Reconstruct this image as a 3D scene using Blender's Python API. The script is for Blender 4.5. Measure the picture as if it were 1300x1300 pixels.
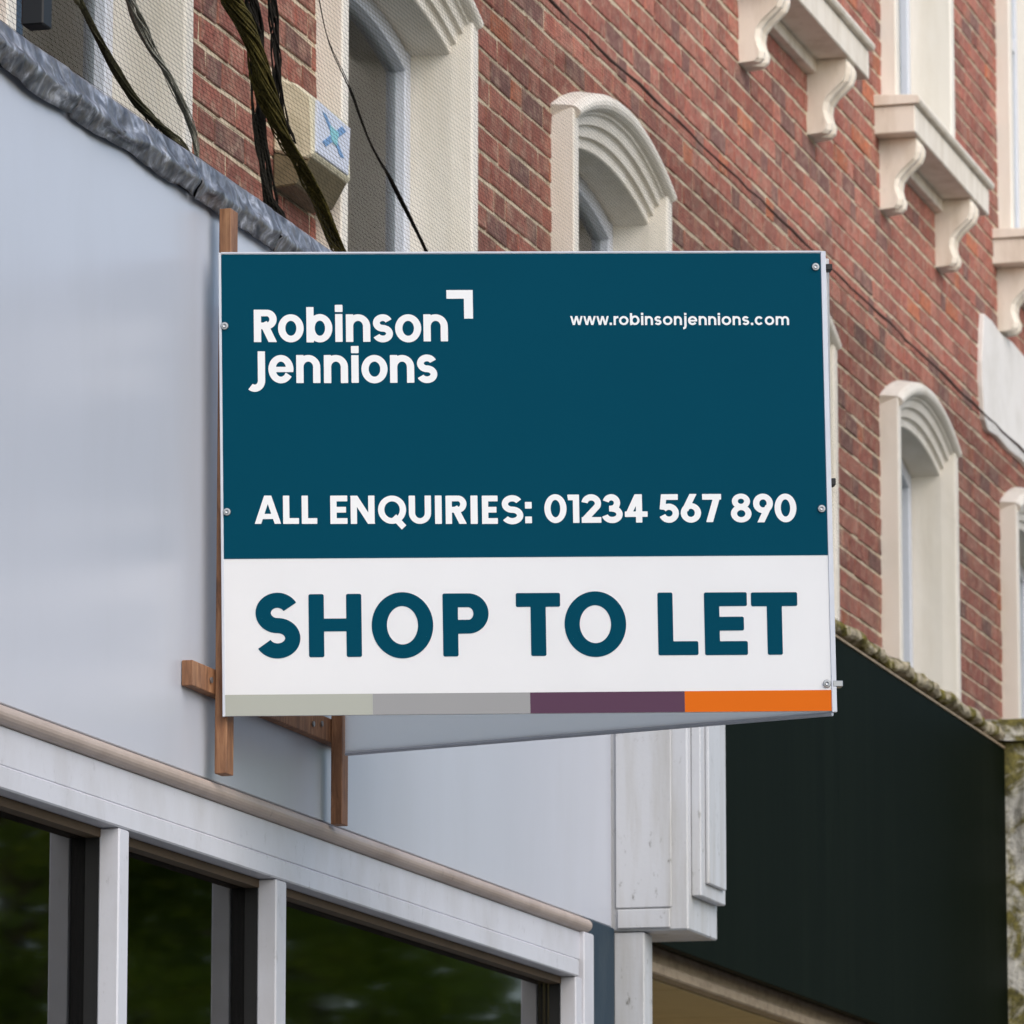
import bpy, bmesh, math, random
import numpy as np
from mathutils import Vector, Matrix, noise

for o in list(bpy.data.objects):
    bpy.data.objects.remove(o)
random.seed(7)
S = bpy.context.scene
COL = S.collection
R = math.radians

# ------------------------------------------------------------------ camera
# X runs along the street, away from the camera; the facades face -Y; Z is up.
PITCH, YAW, FPX = R(9.6016), R(15.3899), 7200.0
cam = bpy.data.cameras.new('camera')
cam.sensor_width = 36.0
cam.lens = FPX / 1300.0 * 36.0
cam.clip_start = 0.1
cam.clip_end = 2000
cam.dof.use_dof = True
cam.dof.focus_distance = 11.25
cam.dof.aperture_fstop = 16.0
camo = bpy.data.objects.new('camera', cam)
COL.objects.link(camo)
EYE = Vector((0, 0, 1.6))
FWD = Vector((math.cos(YAW) * math.cos(PITCH), math.sin(YAW) * math.cos(PITCH), math.sin(PITCH)))
camo.location = EYE
camo.rotation_euler = FWD.to_track_quat('-Z', 'Y').to_euler()
S.camera = camo

# ------------------------------------------------------------------ world, sun, exposure
SUN_DIR = Vector((-0.50, -0.62, 0.66)).normalized()      # towards the sun
w = bpy.data.worlds.new('World')
S.world = w
w.use_nodes = True
nt = w.node_tree
bg = nt.nodes['Background']
sky = nt.nodes.new('ShaderNodeTexSky')
sky.sky_type = 'NISHITA'
sky.sun_disc = False
sky.sun_elevation = math.asin(SUN_DIR.z)
sky.sun_rotation = math.atan2(SUN_DIR.x, SUN_DIR.y)
sky.air_density = 1.0
sky.dust_density = 2.0
sky.ozone_density = 1.0
nt.links.new(sky.outputs[0], bg.inputs[0])
bg.inputs[1].default_value = 0.15
sl = bpy.data.lights.new('sun', 'SUN')
sl.energy = 1.05
sl.angle = R(70)
sl.color = (1.0, 0.975, 0.945)
so = bpy.data.objects.new('sun', sl)
so.rotation_euler = SUN_DIR.to_track_quat('Z', 'Y').to_euler()
so.location = (0, 0, 30)
COL.objects.link(so)
vs = S.view_settings
vs.view_transform = 'Standard'
vs.look = 'None'
vs.exposure = 0.53
vs.gamma = 1.0
vs.use_curve_mapping = False


# ------------------------------------------------------------------ materials
def lin(r, g, b):
    def f(c):
        c /= 255.0
        return c / 12.92 if c <= 0.04045 else ((c + 0.055) / 1.055) ** 2.4
    return (f(r), f(g), f(b), 1.0)


class NT:
    def __init__(self, name):
        self.m = bpy.data.materials.new(name)
        self.m.use_nodes = True
        self.t = self.m.node_tree
        self.p = self.t.nodes['Principled BSDF']
        self.out = self.t.nodes['Material Output']
        self.tc = None

    def n(self, kind, **kw):
        nd = self.t.nodes.new(kind)
        for k, v in kw.items():
            if k.startswith('i_'):
                nd.inputs[k[2:].replace('_', ' ')].default_value = v
            else:
                setattr(nd, k, v)
        return nd

    def l(self, a, b):
        self.t.links.new(a, b)

    def coord(self, scale=(1, 1, 1), rot=(0, 0, 0), kind='Object'):
        if self.tc is None:
            self.tc = self.n('ShaderNodeTexCoord')
            self.geo = self.n('ShaderNodeNewGeometry')
        mp = self.n('ShaderNodeMapping')
        mp.inputs['Scale'].default_value = scale
        mp.inputs['Rotation'].default_value = rot
        self.l(self.geo.outputs['Position'] if kind == 'World' else self.tc.outputs[kind], mp.inputs[0])
        return mp.outputs[0]

    def noise(self, vec, scale=5, detail=5, rough=0.55, dist=0.0):
        nd = self.n('ShaderNodeTexNoise')
        nd.inputs['Scale'].default_value = scale
        nd.inputs['Detail'].default_value = detail
        nd.inputs['Roughness'].default_value = rough
        nd.inputs['Distortion'].default_value = dist
        self.l(vec, nd.inputs['Vector'])
        return nd.outputs['Fac']

    def ramp(self, fac, stops):
        nd = self.n('ShaderNodeValToRGB')
        cr = nd.color_ramp
        while len(cr.elements) < len(stops):
            cr.elements.new(0.5)
        for e, (p, c) in zip(cr.elements, stops):
            e.position = p
            e.color = c if len(c) == 4 else (c[0], c[1], c[2], 1)
        self.l(fac, nd.inputs[0])
        return nd.outputs[0]

    def mix(self, fac, a, b, mode='MIX'):
        nd = self.n('ShaderNodeMix', data_type='RGBA', blend_type=mode)
        for s, v in ((0, fac), (6, a), (7, b)):
            if hasattr(v, 'is_output'):
                self.l(v, nd.inputs[s])
            else:
                nd.inputs[s].default_value = v if s == 0 else (tuple(v) + (1,))[:4]
        return nd.outputs[2]

    def bump(self, h, strength=0.3, dist=0.01):
        nd = self.n('ShaderNodeBump')
        nd.inputs['Strength'].default_value = strength
        nd.inputs['Distance'].default_value = dist
        self.l(h, nd.inputs['Height'])
        self.l(nd.outputs[0], self.p.inputs['Normal'])

    def fin(self, col=None, rough=None, spec=None, metal=None):
        for nm, v in (('Base Color', col), ('Roughness', rough), ('Specular IOR Level', spec), ('Metallic', metal)):
            if v is None:
                continue
            if hasattr(v, 'is_output'):
                self.l(v, self.p.inputs[nm])
            else:
                self.p.inputs[nm].default_value = (tuple(v) + (1,))[:4] if nm == 'Base Color' else v
        return self.m


def g(v):
    return (v, v, v, 1)


M = {}


def painted(name, base, dirt, rough=0.4, amount=0.5, streak=(3, 3, 0.35), bump=0.05, fine=60.0, spots=0.0, spec=None):
    t = NT(name)
    a = t.noise(t.coord(streak, kind='World'), 3.0, 6, 0.6)
    b = t.noise(t.coord((1, 1, 1), kind='World'), fine, 3)
    c = t.noise(t.coord((1, 1, 1), kind='World'), 1.7, 5)
    m1 = t.ramp(a, [(0.45, g(0)), (0.8, g(amount))])
    col = t.mix(m1, base, dirt)
    col = t.mix(t.ramp(c, [(0.35, g(0)), (0.75, g(amount * 0.5))]), col, tuple(x * 0.82 for x in base[:3]))
    if spots:
        sp = t.noise(t.coord((1, 1, 0.5), kind='World'), 38, 6, 0.75)
        col = t.mix(t.ramp(sp, [(0.60, g(0)), (0.72, g(spots))]), col, tuple(x * 0.35 for x in dirt[:3]))
    t.bump(b, bump, 0.004)
    return t.fin(col, rough, spec)


M['fascia_white'] = painted('fascia_white', lin(186, 190, 199), lin(170, 172, 176), 0.3, 0.45, (0.9, 0.9, 0.25), 0.03, 25)
M['frame_white'] = painted('frame_white', lin(200, 201, 207), lin(152, 146, 138), 0.42, 0.4, (2, 2, 1.2), 0.06, 90, 0.35)
M['console_white'] = painted('console_white', lin(194, 196, 199), lin(150, 144, 128), 0.5, 0.7, (5, 5, 0.5), 0.12, 60, 0.9)
M['mould_pink'] = painted('mould_pink', lin(178, 163, 152), lin(132, 114, 100), 0.5, 0.7, (1.5, 2, 2), 0.1, 80, 0.4)
M['stucco'] = painted('stucco', lin(234, 228, 216), lin(196, 184, 158), 0.75, 0.5, (3, 3, 0.5), 0.15, 140)
M['stucco_sill'] = painted('stucco_sill', lin(234, 225, 210), lin(178, 160, 132), 0.75, 0.65, (4, 4, 1.0), 0.15, 120, 0.3)
M['upvc'] = painted('upvc', lin(205, 210, 220), lin(170, 175, 180), 0.35, 0.25, (4, 4, 0.8), 0.01, 20)
M['patch_white'] = painted('patch_white', lin(226, 222, 216), lin(190, 184, 172), 0.8, 0.5, (2, 2, 2), 0.3, 40)
M['slate_blue'] = painted('slate_blue', lin(42, 58, 70), lin(84, 92, 94), 0.6, 0.4, (4, 4, 1), 0.2, 60, 0.0, 0.15)
M['green_fascia'] = painted('green_fascia', lin(10, 17, 10), lin(24, 31, 22), 0.55, 0.4, (5, 5, 0.15), 0.04, 30, 0.0, 0.012)
M['alarm_cream'] = painted('alarm_cream', lin(214, 206, 178), lin(120, 112, 74), 0.5, 0.6, (10, 10, 4), 0.04, 60)
M['alarm_base'] = painted('alarm_base', lin(110, 98, 72), lin(66, 62, 40), 0.6, 0.7, (8, 8, 8), 0.1, 60)
M['tan_board'] = painted('tan_board', lin(186, 162, 108), lin(150, 126, 78), 0.6, 0.6, (2, 2, 1), 0.05, 30)
M['beam_paint'] = painted('beam_paint', lin(152, 134, 108), lin(88, 66, 42), 0.6, 0.8, (6, 6, 14), 0.3, 40, 0.8)
M['soffit_brown'] = painted('soffit_brown', lin(84, 66, 44), lin(50, 40, 26), 0.7, 0.6, (3, 3, 3), 0.2, 30)
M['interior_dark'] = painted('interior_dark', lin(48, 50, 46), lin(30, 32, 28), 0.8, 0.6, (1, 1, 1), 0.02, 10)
M['blind_grey'] = painted('blind_grey', lin(226, 236, 234), lin(200, 214, 208), 0.7, 0.5, (6, 6, 0.2), 0.02, 20)
M['black_plastic'] = painted('black_plastic', lin(12, 12, 12), lin(28, 27, 25), 0.6, 0.5, (4, 4, 4), 0.05, 60)
M['steel'] = NT('steel').fin(lin(150, 153, 156), 0.38, None, 0.8)
M['trim_alu'] = painted('trim_alu', lin(196, 200, 208), lin(160, 164, 172), 0.4, 0.3, (5, 5, 5), 0.02, 30)


def printed(name, col, rough=0.55):
    t = NT(name)
    a = t.noise(t.coord((1, 1, 1), kind='World'), 6, 4)
    c = t.mix(t.ramp(a, [(0.3, g(0)), (0.8, g(0.5))]), col, tuple(x * 0.93 for x in col[:3]))
    b = t.noise(t.coord((1, 1, 1), kind='World'), 2.2, 2)
    t.bump(b, 0.03, 0.02)
    return t.fin(c, rough, 0.03)


M['print_white'] = printed('print_white', lin(228, 229, 228))
M['print_teal'] = printed('print_teal', lin(0, 64, 83))
M['print_s1'] = printed('print_s1', lin(166, 168, 158))
M['print_s2'] = printed('print_s2', lin(148, 148, 148))
M['print_s3'] = printed('print_s3', lin(87, 62, 80))
M['print_s4'] = printed('print_s4', lin(208, 102, 26))
M['print_blue'] = printed('print_blue', lin(120, 156, 196))
M['print_cyan'] = printed('print_cyan', lin(140, 196, 204))
M['board_back'] = printed('board_back', lin(214, 218, 224))
_t = M['board_back'].node_tree          # fluted plastic sheet: daylight glows through it
_tl = _t.nodes.new('ShaderNodeBsdfTranslucent')
_tl.inputs[0].default_value = lin(252, 250, 246)
_mx = _t.nodes.new('ShaderNodeMixShader')
_mx.inputs[0].default_value = 0.92
_t.links.new(_t.nodes['Principled BSDF'].outputs[0], _mx.inputs[1])
_t.links.new(_tl.outputs[0], _mx.inputs[2])
_t.links.new(_mx.outputs[0], _t.nodes['Material Output'].inputs[0])
M['board_white'] = printed('board_white', lin(240, 240, 240))
_t = M['board_white'].node_tree
_tl = _t.nodes.new('ShaderNodeBsdfTranslucent')
_tl.inputs[0].default_value = lin(240, 240, 240)
_mx = _t.nodes.new('ShaderNodeMixShader')
_mx.inputs[0].default_value = 0.25
_t.links.new(_t.nodes['Principled BSDF'].outputs[0], _mx.inputs[1])
_t.links.new(_tl.outputs[0], _mx.inputs[2])
_t.links.new(_mx.outputs[0], _t.nodes['Material Output'].inputs[0])
M['label_white'] = printed('label_white', lin(205, 210, 222))


def timber():
    t = NT('timber')
    v = t.coord((14, 14, 1.6), kind='World')
    a = t.noise(v, 6, 8, 0.65, 0.6)
    k = t.noise(t.coord((3, 3, 2), kind='World'), 3, 4)
    c = t.ramp(a, [(0.3, lin(92, 60, 38)), (0.5, lin(142, 98, 66)), (0.72, lin(176, 132, 94))])
    c = t.mix(t.ramp(k, [(0.4, g(0)), (0.7, g(0.55))]), c, lin(96, 66, 46))
    t.bump(a, 0.25, 0.003)
    return t.fin(c, 0.65)


M['timber'] = timber()


def brick_mat(name, from_object):
    t = NT(name)
    if from_object:
        oi = t.n('ShaderNodeObjectInfo')
        base = oi.outputs['Color']
    else:
        at = t.n('ShaderNodeAttribute', attribute_name='tone')
        base = at.outputs['Color']
    v = t.coord((1, 1, 1), kind='World')
    a = t.noise(v, 30, 6, 0.7)
    b = t.noise(v, 9, 4, 0.6)
    s = t.noise(t.coord((2.2, 2.2, 0.5), kind='World'), 2.0, 6, 0.65)
    c = t.mix(t.ramp(a, [(0.35, g(0)), (0.75, g(0.55))]), base, lin(112, 76, 66), 'MIX')
    c = t.mix(t.ramp(b, [(0.5, g(0)), (0.8, g(0.5))]), c, lin(196, 150, 128))
    c = t.mix(t.ramp(s, [(0.5, g(0)), (0.74, g(0.45))]), c, lin(96, 84, 76))
    e = t.noise(v, 21, 5, 0.7, 0.4)
    c = t.mix(t.ramp(e, [(0.50, g(0)), (0.66, g(0.45))]), c, lin(182, 160, 138))      # mortar smears and lime bloom
    d = t.noise(v, 55, 4, 0.75)
    c = t.mix(t.ramp(d, [(0.50, g(0)), (0.66, g(0.6))]), c, lin(84, 52, 46))
    f = t.noise(v, 160, 4, 0.7)
    t.bump(f, 0.5, 0.003)
    return t.fin(c, 0.88, 0.3)


M['brick'] = brick_mat('brick', True)
M['brick_far'] = brick_mat('brick_far', False)


def mortar():
    t = NT('mortar')
    v = t.coord((1, 1, 1), kind='World')
    a = t.noise(v, 12, 6, 0.7)
    b = t.noise(v, 90, 4, 0.7)
    c = t.ramp(a, [(0.28, lin(140, 126, 106)), (0.5, lin(196, 180, 154)), (0.75, lin(216, 202, 178))])
    t.bump(b, 0.6, 0.004)
    return t.fin(c, 0.95, 0.2)


M['mortar'] = mortar()


def lead():
    t = NT('lead')
    v = t.coord((1, 1, 1), kind='World')
    a = t.noise(v, 16, 5, 0.55, 1.6)
    s = t.noise(t.coord((30, 30, 3.0), kind='World'), 2.2, 6, 0.6, 0.4)
    d = t.noise(v, 5.0, 4, 0.6, 0.8)
    c = t.ramp(a, [(0.32, lin(58, 60, 66)), (0.48, lin(104, 106, 112)), (0.58, lin(142, 144, 150)), (0.68, lin(196, 198, 206))])
    c = t.mix(t.ramp(s, [(0.46, g(0)), (0.66, g(0.75))]), c, lin(98, 92, 80))
    c = t.mix(t.ramp(d, [(0.5, g(0)), (0.66, g(0.6))]), c, lin(52, 52, 54))
    r = t.ramp(a, [(0.3, g(0.5)), (0.7, g(0.28))])
    t.bump(a, 0.12, 0.01)
    return t.fin(c, r, 0.4, 0.12)


M['lead'] = lead()


def mossy(name, stone, amount):
    t = NT(name)
    v = t.coord((1, 1, 1), kind='World')
    a = t.noise(v, 7, 7, 0.65, 0.5)
    b = t.noise(v, 40, 6, 0.7)
    s = t.noise(t.coord((6, 6, 0.8), kind='World'), 3, 6, 0.65)
    c = t.ramp(b, [(0.3, tuple(x * 0.5 for x in stone[:3])), (0.7, stone)])
    mc = t.ramp(b, [(0.3, lin(48, 44, 8)), (0.55, lin(104, 96, 22)), (0.75, lin(152, 140, 52))])
    lo = 0.62 - 0.25 * amount
    c = t.mix(t.ramp(a, [(lo, g(0)), (lo + 0.1, g(0.92))]), c, mc)
    c = t.mix(t.ramp(s, [(0.54, g(0)), (0.70, g(0.6))]), c, lin(48, 42, 22))
    t.bump(b, 0.8, 0.02)
    return t.fin(c, 0.95, 0.2)


M['moss_stone'] = mossy('moss_stone', lin(196, 184, 158), 0.62)
M['moss_pier'] = mossy('moss_pier', lin(226, 222, 210), 0.72)


def fibre(name, c1, c2, rough=0.9):
    t = NT(name)
    a = t.noise(t.coord((40, 40, 8), kind='World'), 4, 6, 0.7)
    c = t.ramp(a, [(0.35, c1), (0.65, c2)])
    t.bump(a, 0.8, 0.01)
    return t.fin(c, rough, 0.2)


M['net_thread'] = NT('net_thread').fin(lin(52, 50, 42), 0.9, 0.1)
M['net_bundle'] = fibre('net_bundle', lin(40, 38, 28), lin(96, 92, 66))
M['net_moss'] = fibre('net_moss', lin(46, 42, 16), lin(112, 100, 48))
M['net_black'] = fibre('net_black', lin(16, 15, 13), lin(46, 42, 36))
M['net_cable'] = fibre('net_cable', lin(58, 44, 40), lin(92, 72, 64))
M['net_grey'] = fibre('net_grey', lin(120, 118, 104), lin(168, 166, 154))
M['bark'] = fibre('bark', lin(52, 44, 34), lin(92, 80, 62))


def leaf_mat():
    t = NT('leaf')
    oi = t.n('ShaderNodeAttribute', attribute_name='tone')
    c = t.mix(oi.outputs['Fac'], (0.035, 0.07, 0.012), (0.20, 0.30, 0.03))
    tl = t.n('ShaderNodeBsdfTranslucent')
    t.l(t.mix(0.35, c, (0.60, 0.72, 0.06)), tl.inputs[0])
    mx = t.n('ShaderNodeMixShader')
    mx.inputs[0].default_value = 0.55
    t.l(t.p.outputs[0], mx.inputs[1])
    t.l(tl.outputs[0], mx.inputs[2])
    t.l(mx.outputs[0], t.out.inputs[0])
    return t.fin(c, 0.6, 0.3)


M['leaf'] = leaf_mat()


def glass_mat(name, tint):
    m = bpy.data.materials.new(name)
    m.use_nodes = True
    t = m.node_tree
    for n_ in list(t.nodes):
        if n_.type == 'BSDF_PRINCIPLED':
            t.nodes.remove(n_)
    out = t.nodes['Material Output']
    tr = t.nodes.new('ShaderNodeBsdfTransparent')
    tr.inputs[0].default_value = tint
    gl = t.nodes.new('ShaderNodeBsdfGlossy')
    gl.inputs['Roughness'].default_value = 0.03
    fr = t.nodes.new('ShaderNodeFresnel')
    fr.inputs[0].default_value = 1.62
    geo = t.nodes.new('ShaderNodeNewGeometry')
    nz = t.nodes.new('ShaderNodeTexNoise')
    nz.inputs['Scale'].default_value = 1.3
    nz.inputs['Detail'].default_value = 1.0
    bp = t.nodes.new('ShaderNodeBump')
    bp.inputs['Strength'].default_value = 0.05
    bp.inputs['Distance'].default_value = 0.02
    t.links.new(geo.outputs['Position'], nz.inputs['Vector'])
    t.links.new(nz.outputs['Fac'], bp.inputs['Height'])
    t.links.new(bp.outputs[0], gl.inputs['Normal'])
    mx = t.nodes.new('ShaderNodeMixShader')
    t.links.new(fr.outputs[0], mx.inputs[0])
    t.links.new(tr.outputs[0], mx.inputs[1])
    t.links.new(gl.outputs[0], mx.inputs[2])
    t.links.new(mx.outputs[0], out.inputs[0])
    return m


M['glass'] = glass_mat('glass', (0.55, 0.6, 0.56, 1))
M['glass_house'] = glass_mat('glass_house', (0.90, 0.94, 0.93, 1))


def ground_mat(name, c1, c2, sc):
    t = NT(name)
    a = t.noise(t.coord((1, 1, 1), kind='World'), sc, 8, 0.7)
    t.bump(a, 0.3, 0.01)
    return t.fin(t.ramp(a, [(0.3, c1), (0.7, c2)]), 0.9, 0.3)


M['asphalt'] = ground_mat('asphalt', g(0.035), g(0.065), 30)
M['paving'] = ground_mat('paving', g(0.18), g(0.30), 9)
M['earth'] = ground_mat('earth', (0.05, 0.055, 0.03, 1), (0.10, 0.10, 0.06, 1), 0.4)


# ------------------------------------------------------------------ object helpers
WP = {}          # world origin of every object (no object in the scene is rotated)


def link(o, origin, parent):
    origin = Vector(origin)
    WP[o.name] = origin
    COL.objects.link(o)
    if parent is not None:
        o.parent = parent
        o.location = origin - WP[parent.name]
    else:
        o.location = origin
    return o


def tag(o, label=None, cat=None, group=None, kind=None):
    if label:
        o['label'] = label
    if cat:
        o['category'] = cat
    if group:
        o['group'] = group
    if kind:
        o['kind'] = kind
    return o


def thing(name, loc, label, cat, group=None):
    o = bpy.data.objects.new(name, None)
    o.empty_display_size = 0.1
    link(o, loc, None)
    return tag(o, label, cat, group)


class MB:
    def __init__(self):
        self.bm = bmesh.new()

    def quad_faces(self, vs, fs):
        b = [self.bm.verts.new(v) for v in vs]
        for f in fs:
            try:
                self.bm.faces.new([b[i] for i in f])
            except ValueError:
                pass
        return b

    def box(self, x0, x1, y0, y1, z0, z1, bev=0.0, seg=1):
        vs = [(x, y, z) for x in (x0, x1) for y in (y0, y1) for z in (z0, z1)]
        fs = [(0, 1, 3, 2), (4, 6, 7, 5), (0, 4, 5, 1), (2, 3, 7, 6), (0, 2, 6, 4), (1, 5, 7, 3)]
        tmp = bmesh.new()
        b = [tmp.verts.new(v) for v in vs]
        for f in fs:
            tmp.faces.new([b[i] for i in f])
        if bev:
            bmesh.ops.bevel(tmp, geom=list(tmp.edges), offset=bev, segments=seg, affect='EDGES', profile=0.5)
        self.merge(tmp)
        return self

    def merge(self, tmp):
        me = bpy.data.meshes.new('tmp')
        tmp.to_mesh(me)
        tmp.free()
        self.bm.from_mesh(me)
        bpy.data.meshes.remove(me)

    def prism(self, poly, axis, a0, a1, bev=0.0):
        """poly: list of 2-D points in the plane across axis ('x': (y,z), 'y': (x,z), 'z': (x,y))"""
        def p3(p, a):
            return {'x': (a, p[0], p[1]), 'y': (p[0], a, p[1]), 'z': (p[0], p[1], a)}[axis]
        tmp = bmesh.new()
        A = [tmp.verts.new(p3(p, a0)) for p in poly]
        B = [tmp.verts.new(p3(p, a1)) for p in poly]
        tmp.faces.new(A)
        tmp.faces.new(B[::-1])
        n = len(poly)
        for i in range(n):
            tmp.faces.new((A[i], B[i], B[(i + 1) % n], A[(i + 1) % n]))
        bmesh.ops.recalc_face_normals(tmp, faces=list(tmp.faces))
        if bev:
            bmesh.ops.bevel(tmp, geom=list(tmp.edges), offset=bev, segments=1, affect='EDGES')
        self.merge(tmp)
        return self

    def tube(self, pts, rad, n=8, cap=True):
        pts = [Vector(p) for p in pts]
        rings = []
        up = Vector((0, -1, 0.01))
        for i, p in enumerate(pts):
            d = (pts[min(i + 1, len(pts) - 1)] - pts[max(i - 1, 0)]).normalized()
            s = d.cross(up)
            if s.length < 1e-4:
                s = d.cross(Vector((1, 0, 0)))
            s.normalize()
            t = s.cross(d)
            r = rad[i] if hasattr(rad, '__len__') else rad
            rings.append([self.bm.verts.new(p + (s * math.cos(k * 2 * math.pi / n) + t * math.sin(k * 2 * math.pi / n)) * r) for k in range(n)])
        for a, b in zip(rings, rings[1:]):
            for k in range(n):
                self.bm.faces.new((a[k], a[(k + 1) % n], b[(k + 1) % n], b[k]))
        if cap and n > 2:
            self.bm.faces.new(rings[0][::-1])
            self.bm.faces.new(rings[-1])
        return self

    def build(self, name, mat, parent=None, origin=None, smooth=False, label=None, cat=None, kind=None, group=None):
        bm = self.bm
        bmesh.ops.recalc_face_normals(bm, faces=list(bm.faces))
        if origin is None:
            lo = Vector((min(v.co.x for v in bm.verts), min(v.co.y for v in bm.verts), min(v.co.z for v in bm.verts)))
            hi = Vector((max(v.co.x for v in bm.verts), max(v.co.y for v in bm.verts), max(v.co.z for v in bm.verts)))
            origin = Vector(((lo.x + hi.x) / 2, (lo.y + hi.y) / 2, lo.z))
        origin = Vector(origin)
        bmesh.ops.translate(bm, verts=list(bm.verts), vec=-origin)
        me = bpy.data.meshes.new(name)
        bm.to_mesh(me)
        bm.free()
        me.materials.append(M[mat])
        if smooth:
            me.polygons.foreach_set('use_smooth', [True] * len(me.polygons))
        o = bpy.data.objects.new(name, me)
        link(o, origin, parent)
        return tag(o, label, cat, group, kind)


def raw(name, vs, fs, mat, parent=None, origin=(0, 0, 0), smooth=False, **kw):
    origin = Vector(origin)
    me = bpy.data.meshes.new(name)
    vs = np.asarray(vs, dtype=float) - np.array(origin)
    me.from_pydata([tuple(v) for v in vs], [], fs)
    me.materials.append(M[mat])
    if smooth:
        me.polygons.foreach_set('use_smooth', [True] * len(me.polygons))
    o = bpy.data.objects.new(name, me)
    link(o, origin, parent)
    return tag(o, **kw)


# ------------------------------------------------------------------ ground
C = 3.57          # plane of the shop fascias
YB = 4.10         # plane of the brick wall
MB().box(-400, 600, -400, 400, -0.35, -0.25).build('ground', 'earth', kind='structure')
MB().box(-60, 120, -9.0, 0.6, -0.25, -0.13).build('road', 'asphalt', kind='structure')
MB().box(-60, 120, 0.6, 9.0, -0.25, 0.0, 0.01).build('pavement', 'paving', kind='structure')
MB().box(-60, 120, -12.0, -9.0, -0.25, 0.0, 0.01).build('pavement', 'paving', kind='structure')

# ------------------------------------------------------------------ brick building
bb = thing('brick_building', (17.0, YB + 2, 3.0), 'red brick terrace building with cream arched windows behind the sign', 'building')
COURSE = 0.0722
Z_REF = 5.520
X0, X1, ZLO, ZHI = 9.6, 27.2, 3.75, 9.2
ARCH_W = [(11.31, 0.60), (13.68, 0.62), (15.90, 0.59), (18.30, 0.59), (20.51, 0.575), (22.92, 0.60)]
UP_W = [(13.72, 0.57), (15.95, 0.57), (18.32, 0.57), (20.60, 0.57), (22.95, 0.57)]
SILL_TOP = 6.58
holes = []
for cx, hw in ARCH_W:
    holes.append((cx - hw + 0.05, cx + hw - 0.05, 4.02, 5.45))
for cx, hw in UP_W:
    holes.append((cx - hw + 0.05, cx + hw - 0.05, SILL_TOP - 0.02, 8.6))


def wall_with_holes(xa, xb, za, zb, y0, y1, hs):
    b = MB()
    xs = sorted({xa, xb} | {h[0] for h in hs} | {h[1] for h in hs})
    for a, c in zip(xs, xs[1:]):
        mid = (a + c) / 2
        cuts = sorted([(h[2], h[3]) for h in hs if h[0] < mid < h[1]])
        z = za
        for (q0, q1) in cuts:
            if q0 > z:
                b.box(a, c, y0, y1, z, q0)
            z = q1
        if zb > z:
            b.box(a, c, y0, y1, z, zb)
    return b


wall = wall_with_holes(X0, X1, 3.0, ZHI, YB + 0.0015, YB + 0.30, holes).build('wall', 'mortar', bb, origin=(17, YB + 0.1, 3.0))
MB().box(X0, X1, YB + 0.32, YB + 4.5, ZHI, ZHI + 0.1).build('roof', 'slate_blue', bb)
MB().box(X0, X1, YB + 1.3, YB + 1.4, 3.0, ZHI).build('inner_wall', 'interior_dark', bb)

# bricks: flemish bond; the 300 that show largest are objects, the rest one mesh
ST, HD, J = 0.213, 0.1015, 0.0105


def project(p):
    d = Vector(p) - EYE
    hx = Vector((math.cos(YAW), math.sin(YAW), 0))
    rt = Vector((math.sin(YAW), -math.cos(YAW), 0))
    up = -hx * math.sin(PITCH) + Vector((0, 0, math.cos(PITCH)))
    z = d.dot(FWD)
    return 650 + FPX * d.dot(rt) / z, 650 - FPX * d.dot(up) / z, z


def in_surround(x, z):
    for cx, hw in ARCH_W:
        u = abs(x - cx)
        if u < hw - 0.10 and z < 5.60 - 0.14 * (u / hw) ** 2 - 0.05:
            return True
    for cx, hw in UP_W:
        if abs(x - cx) < hw - 0.1 and z > SILL_TOP - 0.02:
            return True
    return False


def visible(x, z):
    px, py, dz = project((x, YB, z))
    if not (-5 < px < 1305 and -5 < py < 1305):
        return 0
    if 270 < px < 1062 and py > 310 and py < 910:
        return 0
    zz = 1.6 + (z - 1.6) * C / YB
    if zz < 4.17:
        return 0
    for cx, hw in ARCH_W:
        u = x - cx
        if -hw < u < hw + 0.15 and z < 5.62 - 0.14 * (u / hw) ** 2:
            return 0
    for cx, hw in UP_W:
        if -hw < x - cx < hw and z > 6.45:
            return 0
    return 1 / (dz * dz) * (2660 - px)


rng = random.Random(3)
BR = []
k0 = int((ZLO - Z_REF) / COURSE)
k1 = int((ZHI - Z_REF) / COURSE)
for k in range(k0, k1):
    z = Z_REF + k * COURSE + J / 2
    x = X0 + (0.169 if k % 2 else 0.0) + (0.0 if k % 4 < 2 else 0.05)
    x += rng.uniform(-0.012, 0.012)
    i = 0
    while x < X1:
        L = (ST if i % 2 == 0 else HD) + rng.uniform(-0.006, 0.006)
        cxm, czm = x + L / 2, z + (COURSE - J) / 2
        a_, b_ = x, x + L
        for (h0, h1, h2, h3) in holes:
            if h2 - 0.03 < czm < h3 + 0.02 and b_ > h0 and a_ < h1:      # cut the brick at the opening
                if a_ < h0:
                    b_ = h0
                elif b_ > h1:
                    a_ = h1
                else:
                    b_ = a_
        if b_ - a_ > 0.02 and not in_surround(cxm, czm):
            BR.append([visible(cxm, czm) * (b_ - a_), (a_ + b_) / 2, czm, b_ - a_, i % 2])
        x += L + J
        i += 1
BR.sort(key=lambda q: -q[0])


def brick_tone(x, z):
    r = rng.random()
    if r < 0.03:
        c = lin(202, 126, 90)
    elif r < 0.13:
        c = lin(140, 106, 98)
    elif r < 0.33:
        c = lin(164, 108, 94)
    elif r < 0.72:
        c = lin(184, 116, 99)
    else:
        c = lin(194, 132, 113)
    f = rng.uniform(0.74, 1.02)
    if z < 5.67:                       # darkening by the netting put into the brick colour, with some dirt
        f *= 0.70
    return (c[0] * f * 1.03, c[1] * f * 0.92, c[2] * f * 0.91, 1)


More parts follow.
